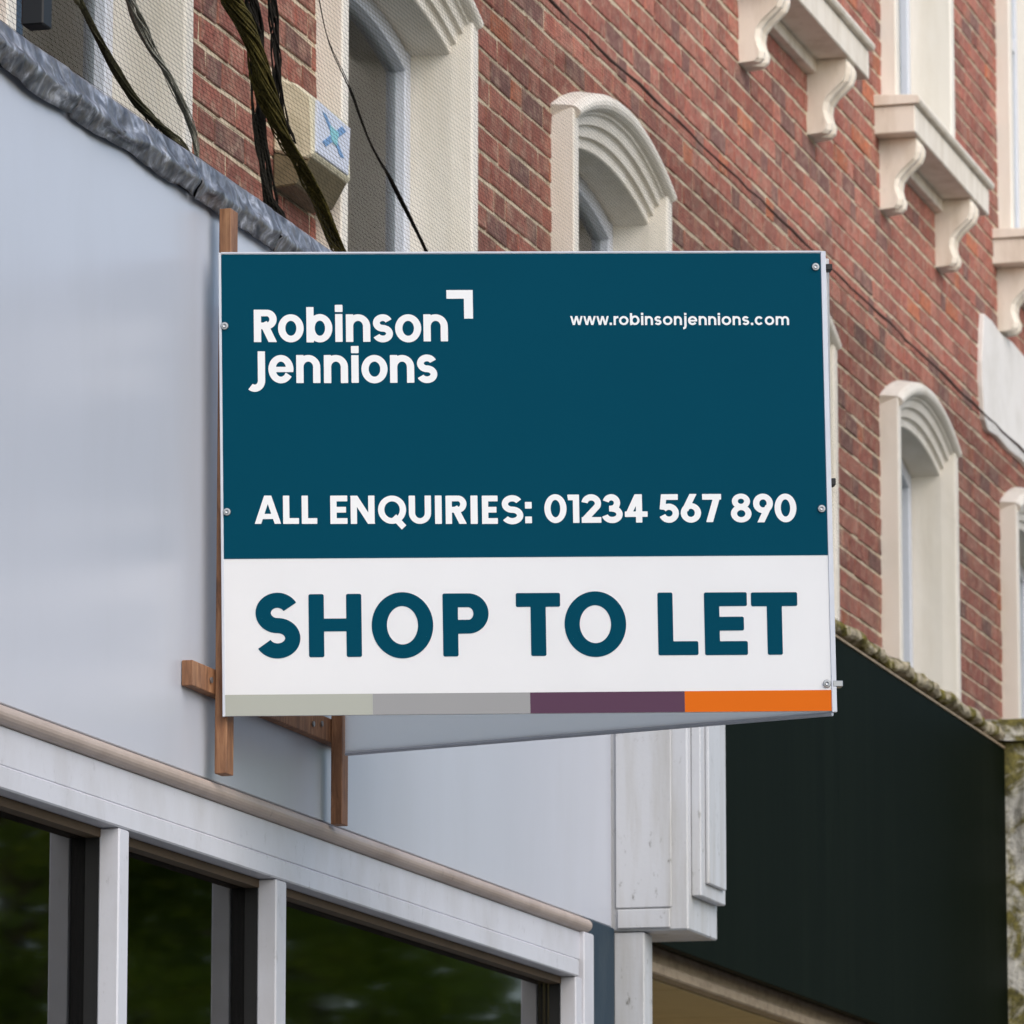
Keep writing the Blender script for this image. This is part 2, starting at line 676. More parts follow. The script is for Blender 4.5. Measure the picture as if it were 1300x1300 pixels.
def brick_shape(L, hgt, seed):
    r = random.Random(seed)
    ch = 0.003
    h, d = L / 2, hgt / 2
    def j():
        return r.uniform(-0.0027, 0.0027)
    c4 = [(-h + j(), -d + j()), (h + j(), -d + j()), (h + j(), d + j()), (-h + j(), d + j())]
    f4 = [(a * (1 - ch / h), b * (1 - ch / d)) for a, b in c4]
    yf = [-0.0022 + j() * 0.6 for _ in range(4)]
    vs = [(a, 0.05, b) for a, b in c4] + [(a, yf[i] + 0.0025, b) for i, (a, b) in enumerate(c4)] + [(a, yf[i], b) for i, (a, b) in enumerate(f4)]
    fs = [(8, 9, 10, 11)]
    for i in range(4):
        n_ = (i + 1) % 4
        fs.append((4 + i, 4 + n_, 8 + n_, 8 + i))
        fs.append((i, n_, 4 + n_, 4 + i))
    return vs, fs


BH = COURSE - J
shapes = {}
for hd in (0, 1):
    for s in range(6):
        vs_, fs_ = brick_shape(ST if hd == 0 else HD, BH, s + 10 * hd)
        me = bpy.data.meshes.new('brick_shape')
        me.from_pydata(vs_, [], fs_)
        me.materials.append(M['brick'])
        shapes[hd, s] = (me, vs_, fs_)
far_v, far_f, far_c = [], [], []
for idx, (vis, x, z, L, hd) in enumerate(BR):
    s = rng.randrange(6)
    yo = rng.uniform(-0.0016, 0.0012)
    zo = rng.uniform(-0.0015, 0.0015)
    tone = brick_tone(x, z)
    me, vs_, fs_ = shapes[hd, s]
    if idx < 300:
        o = bpy.data.objects.new('brick', me)
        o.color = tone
        link(o, (x, YB + yo, z + zo), wall)
        o.scale = (L / (ST if hd == 0 else HD), 1, 1)
    else:
        b0 = len(far_v)
        k = L / (ST if hd == 0 else HD)
        far_v += [(v[0] * k + x, v[1] + YB + yo, v[2] + z + zo) for v in vs_]
        far_f += [tuple(i + b0 for i in f) for f in fs_]
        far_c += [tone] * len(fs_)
fo = raw('brickwork', far_v, far_f, 'brick_far', wall, origin=(17, YB, 3.8), kind='stuff')
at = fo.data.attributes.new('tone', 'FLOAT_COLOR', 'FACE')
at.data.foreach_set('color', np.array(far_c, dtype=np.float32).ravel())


# ------------------------------------------------------------------ arched windows
def lerp(a, b, t):
    return a + (b - a) * t


def arch_window(cx, hw, idx):
    zs_out, rise_out = 5.465, 0.140
    zs_in, rise_in = 5.352, 0.075
    zb = 4.02
    sur = bpy.data.objects.new('window', None)
    sur.empty_display_size = 0.1
    link(sur, (cx, YB, zb), bb)
    # jambs: square pilaster strips with a small splay towards the reveal
    for s in (-1, 1):
        b = MB()
        poly = [(cx + s * hw, YB + 0.2), (cx + s * hw, YB - 0.066), (cx + s * (hw - 0.004), YB - 0.07),
                (cx + s * (hw - 0.05), YB - 0.07), (cx + s * (hw - 0.056), YB - 0.064),
                (cx + s * (hw - 0.064), YB - 0.012), (cx + s * (hw - 0.066), YB + 0.2)]
        def top(px, py):
            u = abs(px - cx)
            t = min(1, max(0, (u - (hw - 0.066)) / 0.066))
            return lerp(zs_in, zs_out, min(1.0, max(0.0, (YB - py) / 0.07))) - 0.001
        n = len(poly)
        lo = [b.bm.verts.new((p[0], p[1], zb)) for p in poly]
        hi = [b.bm.verts.new((p[0], p[1], top(*p))) for p in poly]
        b.bm.faces.new(lo)
        b.bm.faces.new(hi)
        for i in range(n):
            b.bm.faces.new((lo[i], lo[(i + 1) % n], hi[(i + 1) % n], hi[i]))
        b.build('jamb', 'stucco', sur)
    # moulded arch: profile t (0 = soffit edge, 1 = crown of the hood) against depth, swept along the arc
    prof = [(0.0, 0.20), (0.0, -0.006), (0.02, -0.010), (0.17, -0.012), (0.20, -0.016), (0.21, -0.026), (0.38, -0.030), (0.41, -0.034), (0.42, -0.044),
            (0.56, -0.048), (0.59, -0.052), (0.60, -0.058), (0.64, -0.060), (0.66, -0.072), (0.70, -0.082), (0.76, -0.087), (0.83, -0.087), (0.90, -0.080), (0.96, -0.066), (1.02, -0.01), (1.03, 0.20)]
    N = 28
    b = MB()
    rings = []
    for i in range(N + 1):
        q = -1 + 2 * i / N
        ring = []
        for t, d in prof:
            half = lerp(hw - 0.064, hw + 0.006, min(t, 1.0))
            x = cx + q * half
            z = lerp(zs_in, zs_out, t) + lerp(rise_in, rise_out, t) * (1 - q * q)
            ring.append(b.bm.verts.new((x, YB + d, z)))
        rings.append(ring)
    for a, c in zip(rings, rings[1:]):
        for i in range(len(prof) - 1):
            b.bm.faces.new((a[i], a[i + 1], c[i + 1], c[i]))
    b.bm.faces.new(rings[0])
    b.bm.faces.new(rings[-1][::-1])
    b.build('arch_moulding', 'stucco', sur)
    # frame and pane
    yf = YB + 0.100
    iw = hw - 0.066
    b = MB()
    b.box(cx - iw, cx - iw + 0.05, yf, yf + 0.06, zb, zs_in + 0.01, 0.004)
    b.box(cx + iw - 0.05, cx + iw, yf, yf + 0.06, zb, zs_in + 0.01, 0.004)
    b.box(cx - iw + 0.05, cx + iw - 0.05, yf, yf + 0.06, zb, zb + 0.06, 0.004)
    pts = []
    for i in range(17):
        q = -1 + 2 * i / 16
        zt = zs_in + rise_in * (1 - q * q) + 0.005
        pts.append((cx + q * (iw - 0.0505), zt))
    poly = pts + [(p[0], p[1] - 0.055) for p in reversed(pts)]
    tmp = MB()
    for i in range(16):
        a, c = pts[i], pts[i + 1]
        tmp.quad_faces([(a[0], yf, a[1]), (c[0], yf, c[1]), (c[0], yf, c[1] - 0.055), (a[0], yf, a[1] - 0.055),
                        (a[0], yf + 0.06, a[1]), (c[0], yf + 0.06, c[1]), (c[0], yf + 0.06, c[1] - 0.055), (a[0], yf + 0.06, a[1] - 0.055)],
                       [(0, 1, 2, 3), (3, 2, 6, 7), (0, 4, 5, 1), (4, 7, 6, 5)])
    tmp.build('frame_head', 'upvc', sur)
    b.build('frame', 'upvc', sur)
    MB().box(cx - iw + 0.04, cx + iw - 0.04, yf + 0.028, yf + 0.032, zb + 0.05, zs_in + rise_in - 0.02).build('pane', 'glass_house', sur)
    MB().box(cx - iw, cx + iw, yf + 0.065, yf + 0.07, zb, zs_in + 0.1).build('blind', 'blind_grey', sur)


for i, (cx, hw) in enumerate(ARCH_W):
    arch_window(cx, hw, i)


def corbel(x0, x1, sur):
    """scrolled bracket: outline in (depth, z), three ridges on its face"""
    zt, zb = 6.432, 6.170
    pr = [(0.0, zb), (-0.052, zb + 0.004), (-0.066, zb + 0.016), (-0.070, zb + 0.038), (-0.062, zb + 0.058), (-0.056, zb + 0.085), (-0.060, zb + 0.115),
          (-0.078, zb + 0.140), (-0.106, zb + 0.165), (-0.128, zb + 0.185), (-0.138, zb + 0.210), (-0.140, zb + 0.235), (-0.140, zt)]
    n = len(pr)
    cols = [(x0, 0.0), (x0 + 0.012, 0.0), (x0 + 0.022, -0.014), (x0 + 0.042, -0.014), ((x0 + x1) / 2, 0.024), (x1 - 0.042, -0.014), (x1 - 0.022, -0.014), (x1 - 0.012, 0.0), (x1, 0.0)]
    b = MB()
    grid = []
    for (x, e) in cols:
        grid.append([b.bm.verts.new((x, YB + d + (e if 0 < i < n - 1 else 0), z)) for i, (d, z) in enumerate(pr)])
    for a, c in zip(grid, grid[1:]):
        for i in range(n - 1):
            b.bm.faces.new((a[i], a[i + 1], c[i + 1], c[i]))
    for gcol, x in ((grid[0], x0), (grid[-1], x1)):
        v = b.bm.verts.new((x, YB + 0.01, zt))
        v2 = b.bm.verts.new((x, YB + 0.01, pr[0][1]))
        b.bm.faces.new([v2] + gcol + [v])
    b.build('corbel', 'stucco_sill', sur)


def upper_window(cx, hw):
    zt = SILL_TOP
    sur = bpy.data.objects.new('window', None)
    sur.empty_display_size = 0.1
    link(sur, (cx, YB, zt), bb)
    for s in (-1, 1):
        xa, xb = sorted((cx + s * hw, cx + s * (hw - 0.066)))
        MB().box(xa, xb, YB - 0.06, YB + 0.2, zt + 0.001, 8.7, 0.006).build('jamb', 'stucco', sur)
    MB().box(cx - hw, cx + hw, YB - 0.06, YB + 0.2, 8.701, 8.9, 0.006).build('lintel', 'stucco', sur)
    xa, xb = cx - 0.70, cx + 0.76
    yn = YB - 0.175
    # sill: bull-nosed slab over a plain fascia
    b = MB()
    b.prism([(YB + 0.1, zt), (YB - 0.04, zt), (yn + 0.012, zt - 0.008), (yn + 0.002, zt - 0.018), (yn, zt - 0.028), (yn + 0.006, zt - 0.040), (YB + 0.1, zt - 0.042)], 'x', xa - 0.012, xb + 0.012, 0.002)
    b.build('sill', 'stucco_sill', sur)
    MB().box(xa, xb, yn + 0.022, YB + 0.1, 6.434, zt - 0.043, 0.004).build('sill_board', 'stucco_sill', sur)
    MB().box(cx - 0.488, cx + 0.428, YB - 0.035, YB + 0.05, 6.385, 6.433, 0.003).build('sill_strip', 'stucco_sill', sur)
    corbel(cx - 0.62, cx - 0.49, sur)
    corbel(cx + 0.43, cx + 0.56, sur)
    yf = YB + 0.10
    iw = hw - 0.066
    b = MB()
    b.box(cx - iw, cx - iw + 0.055, yf, yf + 0.06, zt, 8.7, 0.004)
    b.box(cx + iw - 0.055, cx + iw, yf, yf + 0.06, zt, 8.7, 0.004)
    b.box(cx - iw + 0.055, cx + iw - 0.055, yf, yf + 0.06, zt + 0.001, zt + 0.07, 0.004)
    b.box(cx - iw + 0.055, cx + iw - 0.055, yf, yf + 0.06, 7.6, 7.66, 0.004)
    b.build('frame', 'upvc', sur)
    MB().box(cx - iw + 0.04, cx + iw - 0.04, yf + 0.028, yf + 0.032, zt + 0.05, 8.7).build('pane', 'glass_house', sur)
    MB().box(cx - iw, cx + iw, yf + 0.065, yf + 0.07, zt, 8.7).build('blind', 'blind_grey', sur)


for cx, hw in UP_W:
    upper_window(cx, hw)

# white render patch with a torn left edge, between the last two window bays
pp = [(21.93, 6.165), (21.905, 6.08), (21.87, 5.96), (21.875, 5.86), (21.90, 5.76), (21.92, 5.73), (21.99, 5.70), (22.2, 5.712), (22.45, 5.70), (22.7, 5.708), (23.1, 5.70), (23.9, 5.71),
      (23.9, 6.17), (23.3, 6.175), (22.9, 6.16), (22.55, 6.17), (22.3, 6.155), (22.1, 6.17)]
MB().prism(pp, 'y', YB - 0.022, YB + 0.004, 0.003).build('render_patch', 'patch_white', bb, label='torn-edged white rendered patch on the brickwork')

# dark cable that carries the top of the netting
rc = random.Random(5)
cpts, x = [], 11.0
while x < 24.5:
    cpts.append((x, YB - 0.100 + rc.uniform(-0.004, 0.004), 5.672 + rc.uniform(-0.0025, 0.0025)))
    x += 0.16
cab = MB().tube(cpts, [0.0035 + rc.uniform(-0.001, 0.003) for _ in cpts], 7).build('cable', 'net_cable', smooth=True, label='dark cable strung along the brick wall above the arched windows', cat='cable')

# ------------------------------------------------------------------ alarm box beside the leftmost full arch
ab = thing('alarm_box', (12.85, YB, 4.66), 'small cream alarm box with a faded blue logo beside the arched window', 'alarm box')
b = MB()
b.prism([(YB - 0.002, 4.925), (YB - 0.06, 4.905), (YB - 0.10, 4.870), (YB - 0.105, 4.725), (YB - 0.085, 4.715), (YB - 0.002, 4.740)], 'x', 12.71, 13.02, 0.006)
b.build('case', 'alarm_cream', ab)
b = MB()
b.prism([(YB - 0.002, 4.738), (YB - 0.084, 4.713), (YB - 0.098, 4.722), (YB - 0.06, 4.655), (YB - 0.002, 4.650)], 'x', 12.715, 13.015, 0.004)
b.build('base', 'alarm_base', ab)
lb = MB().prism([(12.725, 4.735), (12.99, 4.735), (13.005, 4.858), (12.735, 4.866)], 'y', YB - 0.1085, YB - 0.100, 0.002).build('label_plate', 'label_white', ab)
for j, (pl, mt) in enumerate([([(12.77, 4.845), (12.80, 4.845), (12.95, 4.77), (12.92, 4.765)], 'print_blue'),
                              ([(12.93, 4.845), (12.965, 4.84), (12.80, 4.765), (12.77, 4.77)], 'print_blue'),
                              ([(12.83, 4.825), (12.90, 4.822), (12.885, 4.785), (12.84, 4.79)], 'print_cyan')]):
    MB().prism(pl, 'y', YB - 0.1098 - 0.0006 * j, YB - 0.1086).build('logo_stroke', mt, lb)

# ------------------------------------------------------------------ white shopfront
ws = thing('white_shopfront', (11.2, C, 0.0), 'white painted shopfront with blank fascia and large dark windows below the sign', 'shopfront')
SX0, SX1 = 8.3, 13.922
MB().box(SX0, SX1, C, C + 0.03, 2.962, 4.165, 0.002).build('fascia_board', 'fascia_white', ws)
MB().box(SX0, SX1 + 0.3, C + 0.031, YB - 0.08, 4.10, 4.16).build('flat_roof', 'slate_blue', ws)
MB().box(SX0, SX1 + 0.3, C + 0.05, C + 0.10, 2.94, 4.09).build('fascia_backing', 'interior_dark', ws)
# half-round moulding
prof = [(C + 0.02, 2.957)] + [(C - 0.022 * math.sin(a * math.pi / 10), 2.940 + 0.018 * math.cos(a * math.pi / 10)) for a in range(11)] + [(C + 0.02, 2.923)]
MB().prism(prof, 'x', SX0, 13.645).build('moulding', 'mould_pink', ws)
MB().box(SX0, 13.60, C - 0.002, C + 0.03, 2.8505, 2.921, 0.002).build('header_board', 'frame_white', ws)
MB().box(SX0, 13.56, C - 0.010, C + 0.07, 2.806, 2.848, 0.003).build('frame_head', 'frame_white', ws)
for a, c in ((10.134, 10.190), (11.112, 11.180), (13.536, 13.594)):
    m_ = MB().box(a, c, C - 0.008, C + 0.034, 0.55, 2.805, 0.003).build('mullion', 'frame_white', ws)
    MB().box(a + 0.004, c - 0.004, C + 0.035, C + 0.062, 0.55, 2.805).build('gasket', 'black_plastic', m_)
MB().box(13.596, 13.690, C - 0.014, C + 0.03, 0.2, 2.922, 0.003).build('end_jamb', 'frame_white', ws)
for a, c in ((SX0, 10.15), (10.18, 11.13), (11.17, 13.55)):
    MB().box(a, c, C + 0.0625, C + 0.0685, 0.55, 2.815).build('pane', 'glass', ws)
    MB().box(a, c, C + 0.03, C + 0.061, 2.788, 2.805).build('glazing_bead', 'soffit_brown', ws)
MB().box(SX0, 13.6, C - 0.03, C + 0.12, 0.49, 0.548, 0.004).build('window_sill', 'frame_white', ws)
MB().box(SX0, 13.6, C, C + 0.12, 0.0, 0.489).build('stall_riser', 'slate_blue', ws)
MB().box(13.691, 13.928, C - 0.006, C + 0.1, 0.0, 2.960, 0.003).build('pilaster', 'slate_blue', ws)
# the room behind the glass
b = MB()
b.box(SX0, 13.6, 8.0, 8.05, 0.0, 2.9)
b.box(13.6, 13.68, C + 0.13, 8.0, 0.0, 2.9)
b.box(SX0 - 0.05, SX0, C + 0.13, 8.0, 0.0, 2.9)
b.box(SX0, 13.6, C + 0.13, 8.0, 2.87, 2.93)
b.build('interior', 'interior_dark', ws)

# projecting box at the end of the fascia
co = MB().box(13.932, 14.25, 3.372, C + 0.03, 2.952, 4.17, 0.004).build('console', 'console_white', ws)
MB().box(13.922, 13.931, 3.418, 3.555, 2.958, 3.006, 0.002).build('base_block', 'console_white', co)
MB().box(13.9245, 13.931, 3.414, 3.560, 3.010, 4.165, 0.002).build('face_panel', 'console_white', co)
MB().box(13.965, 14.235, 3.346, 3.3715, 3.040, 4.165, 0.003).build('raised_panel', 'console_white', co)
MB().box(14.01, 14.20, 3.335, 3.3455, 3.075, 4.14, 0.003).build('raised_panel', 'console_white', co)
b = MB()
b.box(13.935, 14.02, 3.488, C - 0.002, 0.0, 2.949, 0.003)
b.build('door_post', 'console_white', ws)

# lead flashing: overlapping sheets with a wavy dressed edge
seams = [8.3, 9.10, 9.80, 10.52, 11.05, 11.62, 12.3, 13.0, 13.95]
for i, (xa, xb) in enumerate(zip(seams, seams[1:])):
    xb -= 0.007
    lift = 0.002 * (i % 2)
    n = max(8, int((xb - xa) / 0.012))
    rows = [(C + 0.16, 4.184, 0), (C + 0.02, 4.203, 0), (C - 0.006, 4.206, 0.2), (C - 0.011, 4.199, 0.4), (C - 0.014, 4.188, 0.6), (C - 0.018, 4.174, 0.8), (C - 0.022, 4.166, 1), (C - 0.026, 4.158, 1), (C - 0.030, 4.151, 1), (C - 0.030, 4.145, 1),
            (C - 0.026, 4.139, 1), (C - 0.022, 4.133, 1), (C - 0.018, 4.127, 1), (C - 0.014, 4.121, 1), (C - 0.011, 4.115, 1)]
    vs_, fs_ = [], []
    for ix in range(n + 1):
        x = lerp(xa, xb, ix / n)
        e1 = noise.noise(Vector((x * 4.0, i * 3.1, 0)))
        e2 = noise.noise(Vector((x * 17.0, i * 1.7, 4)))
        e3 = noise.noise(Vector((x * 6.0, i * 2.3, 8)))
        drop = 0.012 * e1 + 0.005 * e2
        for ir, (y, z, kk) in enumerate(rows):
            q = ir / (len(rows) - 1)
            f = noise.noise(Vector((x * 9 + z * 14, z * 16, i * 1.3)))
            cr = 1.0 - min(1.0, abs(noise.noise(Vector((x * 10 - z * 26, z * 9 + x * 2, i + 9)))) * 6)
            vs_.append((x, y - lift - kk * (0.0055 * f + 0.005 * cr * cr), z + (drop if q > 0.5 else 0) * (q - 0.5) / 0.5 + 0.002 * e1 + (0.014 * e3 if 0.35 < q < 0.75 else 0)))
    m_ = len(rows)
    for ix in range(n):
        for ir in range(m_ - 1):
            a = ix * m_ + ir
            fs_.append((a, a + 1, a + m_ + 1, a + m_))
    o = raw('lead_sheet', vs_, fs_, 'lead', ws, origin=((xa + xb) / 2, C, 4.11), smooth=True)
    md = o.modifiers.new('thick', 'SOLIDIFY')
    md.thickness = 0.0025

MB().box(8.3, 13.95, C - 0.004, C - 0.001, 4.125, 4.185).build('seam_shade_strip', 'black_plastic', ws)  # black strip standing in for shade in the seams between lead sheets

# ------------------------------------------------------------------ green shopfront next door
gs = thing('green_shopfront', (17.0, C, 0.0), 'neighbouring shopfront with a plain dark green fascia and mossy coping', 'shopfront')
MB().box(14.252, 19.47, C, C + 0.03, 2.966, 4.092, 0.002).build('fascia_board', 'green_fascia', gs)
MB().box(14.26, 19.46, C - 0.004, C + 0.02, 4.0935, 4.100).build('fascia_edge', 'beam_paint', gs)
rs = random.Random(11)
x = 14.3
while x < 19.4:
    L = rs.uniform(0.35, 0.6)
    xb = min(x + L, 19.45)
    n = max(4, int((xb - x) / 0.02))
    vs_, fs_ = [], []
    pr = [(C + 0.30, 4.145), (C + 0.16, 4.170), (C + 0.09, 4.174), (C + 0.04, 4.170), (C + 0.012, 4.160), (C - 0.004, 4.150), (C - 0.008, 4.140), (C - 0.006, 4.130), (C + 0.004, 4.122), (C + 0.03, 4.119), (C + 0.05, 4.117)]
    for ix in range(n + 1):
        xx = lerp(x, xb - 0.008, ix / n)
        for (y, z) in pr:
            f = 0.9 * noise.noise(Vector((xx * 5, y * 6, 1))) + 0.55 * noise.fractal(Vector((xx * 21, y * 26, z * 26)), 0.8, 2.1, 4)
            k = 0.75 if z > 4.12 else 0.3
            vs_.append((xx, y - 0.016 * f * k, z + 0.022 * f * k))
    m_ = len(pr)
    for ix in range(n):
        for ir in range(m_ - 1):
            a = ix * m_ + ir
            fs_.append((a, a + 1, a + m_ + 1, a + m_))
    raw('coping_stone', vs_, fs_, 'moss_stone', gs, origin=((x + xb) / 2, C + 0.1, 4.1), smooth=False)
    x = xb
# loose moss and rubble lying in the gutter behind the coping
mv, mf = [], []
for q in range(90):
    cx_, cy_, cz_ = rs.uniform(14.4, 19.4), C + rs.uniform(0.01, 0.09), 4.170 + rs.uniform(-0.008, 0.006)
    r = rs.uniform(0.003, 0.010)
    b0 = len(mv)
    for (a, b_, c_) in ((1, 0, 0), (-1, 0, 0), (0, 1, 0), (0, -1, 0), (0, 0, 1), (0, 0, -0.6)):
        k = r * rs.uniform(0.7, 1.3)
        mv.append((cx_ + a * k, cy_ + b_ * k, cz_ + c_ * k))
    for f in ((0, 2, 4), (2, 1, 4), (1, 3, 4), (3, 0, 4), (2, 0, 5), (1, 2, 5), (3, 1, 5), (0, 3, 5)):
        mf.append(tuple(b0 + i for i in f))
raw('moss', mv, mf, 'moss_stone', gs, origin=(17, C, 4.14), kind='stuff')
MB().box(14.3, 19.45, C + 0.031, YB - 0.08, 4.08, 4.13).build('flat_roof', 'slate_blue', gs)
# recessed entrance: soffit, painted beam, boarded return wall
MB().box(14.06, 19.45, C + 0.032, C + 0.50, 2.985, 3.02).build('soffit', 'soffit_brown', gs)
be = MB()
be.box(14.03, 19.45, C + 0.055, C + 0.100, 2.903, 2.935, 0.004)
be.box(14.03, 19.45, C + 0.075, C + 0.10, 2.9355, 2.984, 0.004)
be.build('beam', 'beam_paint', gs)
x = 14.03
for wdt in (0.52, 0.55, 0.95, 0.95, 0.95, 0.95, 0.55):
    MB().box(x, x + wdt - 0.006, C + 0.104, C + 2.2, 2.900, 2.92, 0.002).build('ceiling_board', 'tan_board', gs)
    x += wdt
MB().box(14.03, 19.46, C + 0.104, C + 2.2, 2.922, 2.94).build('ceiling_backing', 'soffit_brown', gs)
MB().box(19.40, 19.46, C + 0.10, C + 2.2, 0.0, 2.89).build('return_wall', 'tan_board', gs)
MB().box(14.03, 19.4, C + 2.201, C + 2.25, 0.0, 2.98).build('back_wall', 'tan_board', gs)

# ------------------------------------------------------------------ mossy pier at the far end
pr_ = thing('rendered_pier', (19.65, C, 0.0), 'moss-covered pale rendered pier at the far end of the green fascia', 'pier')


def rough_block(x0, x1, y0, y1, z0, z1, amp, sc, nm, par, step=0.05):
    b = bmesh.new()
    bmesh.ops.create_cube(b, size=1)
    for v in b.verts:
        v.co = Vector((lerp(x0, x1, v.co.x + 0.5), lerp(y0, y1, v.co.y + 0.5), lerp(z0, z1, v.co.z + 0.5)))
    for axis, cnt in ((2, int((z1 - z0) / step)), (1, int((y1 - y0) / step)), (0, int((x1 - x0) / step))):
        lo = (x0, y0, z0)[axis]
        hi = (x1, y1, z1)[axis]
        for i in range(1, max(1, cnt)):
            pl = [0, 0, 0]
            pl[axis] = lerp(lo, hi, i / cnt)
            no = [0, 0, 0]
            no[axis] = 1
            bmesh.ops.bisect_plane(b, geom=list(b.verts) + list(b.edges) + list(b.faces), plane_co=pl, plane_no=no)
    for v in b.verts:
        f = noise.noise_vector(v.co * sc)
        v.co += f * amp
    m2 = MB()
    m2.merge(b)
    return m2.build(nm, 'moss_pier', par)


rough_block(19.480, 19.85, 3.30, 3.70, 0.0, 4.12, 0.010, 9, 'shaft', pr_, 0.045)
rough_block(19.46, 19.9, 3.26, 3.68, 4.122, 4.20, 0.010, 11, 'cap', pr_, 0.03)

# ------------------------------------------------------------------ timber bracket that carries the sign
tb = thing('timber_bracket', (11.0, C, 2.94), 'brown timber batten bracket fixed to the white fascia behind the sign', 'bracket')
MB().box(10.51, 11.55, C - 0.024, C - 0.001, 3.127, 3.178, 0.0015).build('rail', 'timber', tb)
MB().box(10.80, 11.55, C - 0.024, C - 0.001, 3.90, 3.95, 0.0015).build('rail', 'timber', tb)
MB().box(10.648, 10.694, C - 0.050, C - 0.025, 2.968, 4.118, 0.0015).build('post', 'timber', tb)
MB().box(11.430, 11.474, C - 0.050, C - 0.025, 2.952, 4.05, 0.0015).build('post', 'timber', tb)
for (x, z) in ((10.62, 3.152), (11.36, 3.158), (11.30, 3.150)):
    b = MB()
    b.tube([(x, C - 0.0255, z), (x, C - 0.0285, z)], 0.006, 10)
    b.build('screw', 'steel', tb)

# ------------------------------------------------------------------ the sign
O_ = Vector((10.6309, 3.5225, 3.0803))
RU = Vector((0.33358, -0.94255, 0.01803)).normalized()
UU = Vector((-0.02363, 0.01076, 0.99966))
UU = (UU - RU * UU.dot(RU)).normalized()
NN = RU.cross(UU).normalized()          # towards the viewer
SW, SH = 1.2286, 0.9378
sg = thing('sign_board', O_ + RU * SW * 0.5, 'teal and white V-shaped shop to let board jutting from the fascia', 'sign')


def sp(u, v, n=0.0):
    return O_ + RU * u + UU * v + NN * n


def sbox(name, mat, u0, u1, v0, v1, n0, n1, parent, bev=0.0, **kw):
    b = bmesh.new()
    vs_ = [b.verts.new(sp(u, v, n)) for u in (u0, u1) for v in (v0, v1) for n in (n0, n1)]
    for f in [(0, 1, 3, 2), (4, 6, 7, 5), (0, 4, 5, 1), (2, 3, 7, 6), (0, 2, 6, 4), (1, 5, 7, 3)]:
        b.faces.new([vs_[i] for i in f])
    if bev:
        bmesh.ops.bevel(b, geom=list(b.edges), offset=bev, segments=1, affect='EDGES')
    m = MB()
    m.merge(b)
    return m.build(name, mat, parent, **kw)


fp = sbox('front_panel', 'board_white', 0.0, SW, 0.0, SH, -0.008, 0.0, sg, 0.0008)
UL, UR = 0.0050, SW - 0.0095
sbox('teal_area', 'print_teal', UL, UR, 0.3155, SH - 0.0035, 0.0001, 0.0006, fp, label='teal upper field of the sign')
for a, c, mt, lb_ in ((UL, 0.2985, 'print_s1', 'pale sage stripe'), (0.2985, 0.6134, 'print_s2', 'grey stripe'), (0.6134, 0.9233, 'print_s3', 'purple stripe'), (0.9233, UR, 'print_s4', 'orange stripe')):
    sbox('colour_stripe', mt, a + 0.0001, c - 0.0001, 0.0004, 0.0425, 0.0001, 0.0006, fp, label=lb_)
sbox('edge_trim', 'trim_alu', -0.0005, 0.0046, -0.001, SH, -0.010, 0.0022, sg, 0.0006)
sbox('edge_trim', 'trim_alu', SW - 0.0090, SW + 0.0010, -0.002, SH, -0.014, 0.0022, sg, 0.0006)
sbox('edge_trim', 'trim_alu', 0.0048, SW - 0.0092, SH - 0.0022, SH + 0.0012, -0.010, 0.0018, sg, 0.0004)
# rear leaf of the V
A0 = sp(SW - 0.006, 0.0, -0.020)
A1 = Vector((11.432, 3.512, 3.105))
rd = (A1 - A0).normalized()
rn = rd.cross(Vector((0, 0, 1))).normalized()
b = bmesh.new()
vs_ = []
for p in (A0, A1):
    for z in (0.0, 0.93):
        for t in (-0.004, 0.004):
            vs_.append(b.verts.new(p + Vector((0, 0, z)) + rn * t))
for f in [(0, 1, 3, 2), (4, 6, 7, 5), (0, 4, 5, 1), (2, 3, 7, 6), (0, 2, 6, 4), (1, 5, 7, 3)]:
    b.faces.new([vs_[i] for i in f])
m = MB()
m.merge(b)
m.build('rear_panel', 'board_back', sg)
m = MB()
m.tube([A0 + Vector((0, 0, -0.003)), A1 + Vector((0, 0, -0.003))], 0.005, 8)
m.build('rear_edge', 'trim_alu', sg)


def disc(name, mat, u, v, rad, n0, n1, parent, dome=0.0):
    m = MB()
    k = 16
    a = [m.bm.verts.new(sp(u + rad * math.cos(i * 2 * math.pi / k), v + rad * math.sin(i * 2 * math.pi / k), n0)) for i in range(k)]
    c = [m.bm.verts.new(sp(u + rad * 0.86 * math.cos(i * 2 * math.pi / k), v + rad * 0.86 * math.sin(i * 2 * math.pi / k), n1)) for i in range(k)]
    for i in range(k):
        m.bm.faces.new((a[i], a[(i + 1) % k], c[(i + 1) % k], c[i]))
    t = m.bm.verts.new(sp(u, v, n1 + dome))
    for i in range(k):
        m.bm.faces.new((c[i], c[(i + 1) % k], t))
    return m.build(name, mat, parent, smooth=False)


for (u, v, side) in ((0.0105, 0.788, 0), (0.0118, 0.4104, 0), (1.2085, 0.9055, 1), (1.2085, 0.4098, 0), (1.2105, 0.0552, 2)):
    bo = disc('bolt', 'steel', u, v, 0.0082, 0.0023, 0.0042, sg, 0.0004)
    disc('bolt_head', 'steel', u, v, 0.0042, 0.0050, 0.0072, bo, -0.001)
    if side:
        sbox('clamp', 'steel' if side == 2 else 'black_plastic', SW - 0.006 if side == 2 else SW + 0.0012, SW + 0.014, v - 0.006, v + 0.006, -0.03, 0.003, bo, 0.001)
sbox('clip', 'black_plastic', SW + 0.0012, SW + 0.010, 0.458, 0.472, -0.03, 0.002, sg, 0.001)


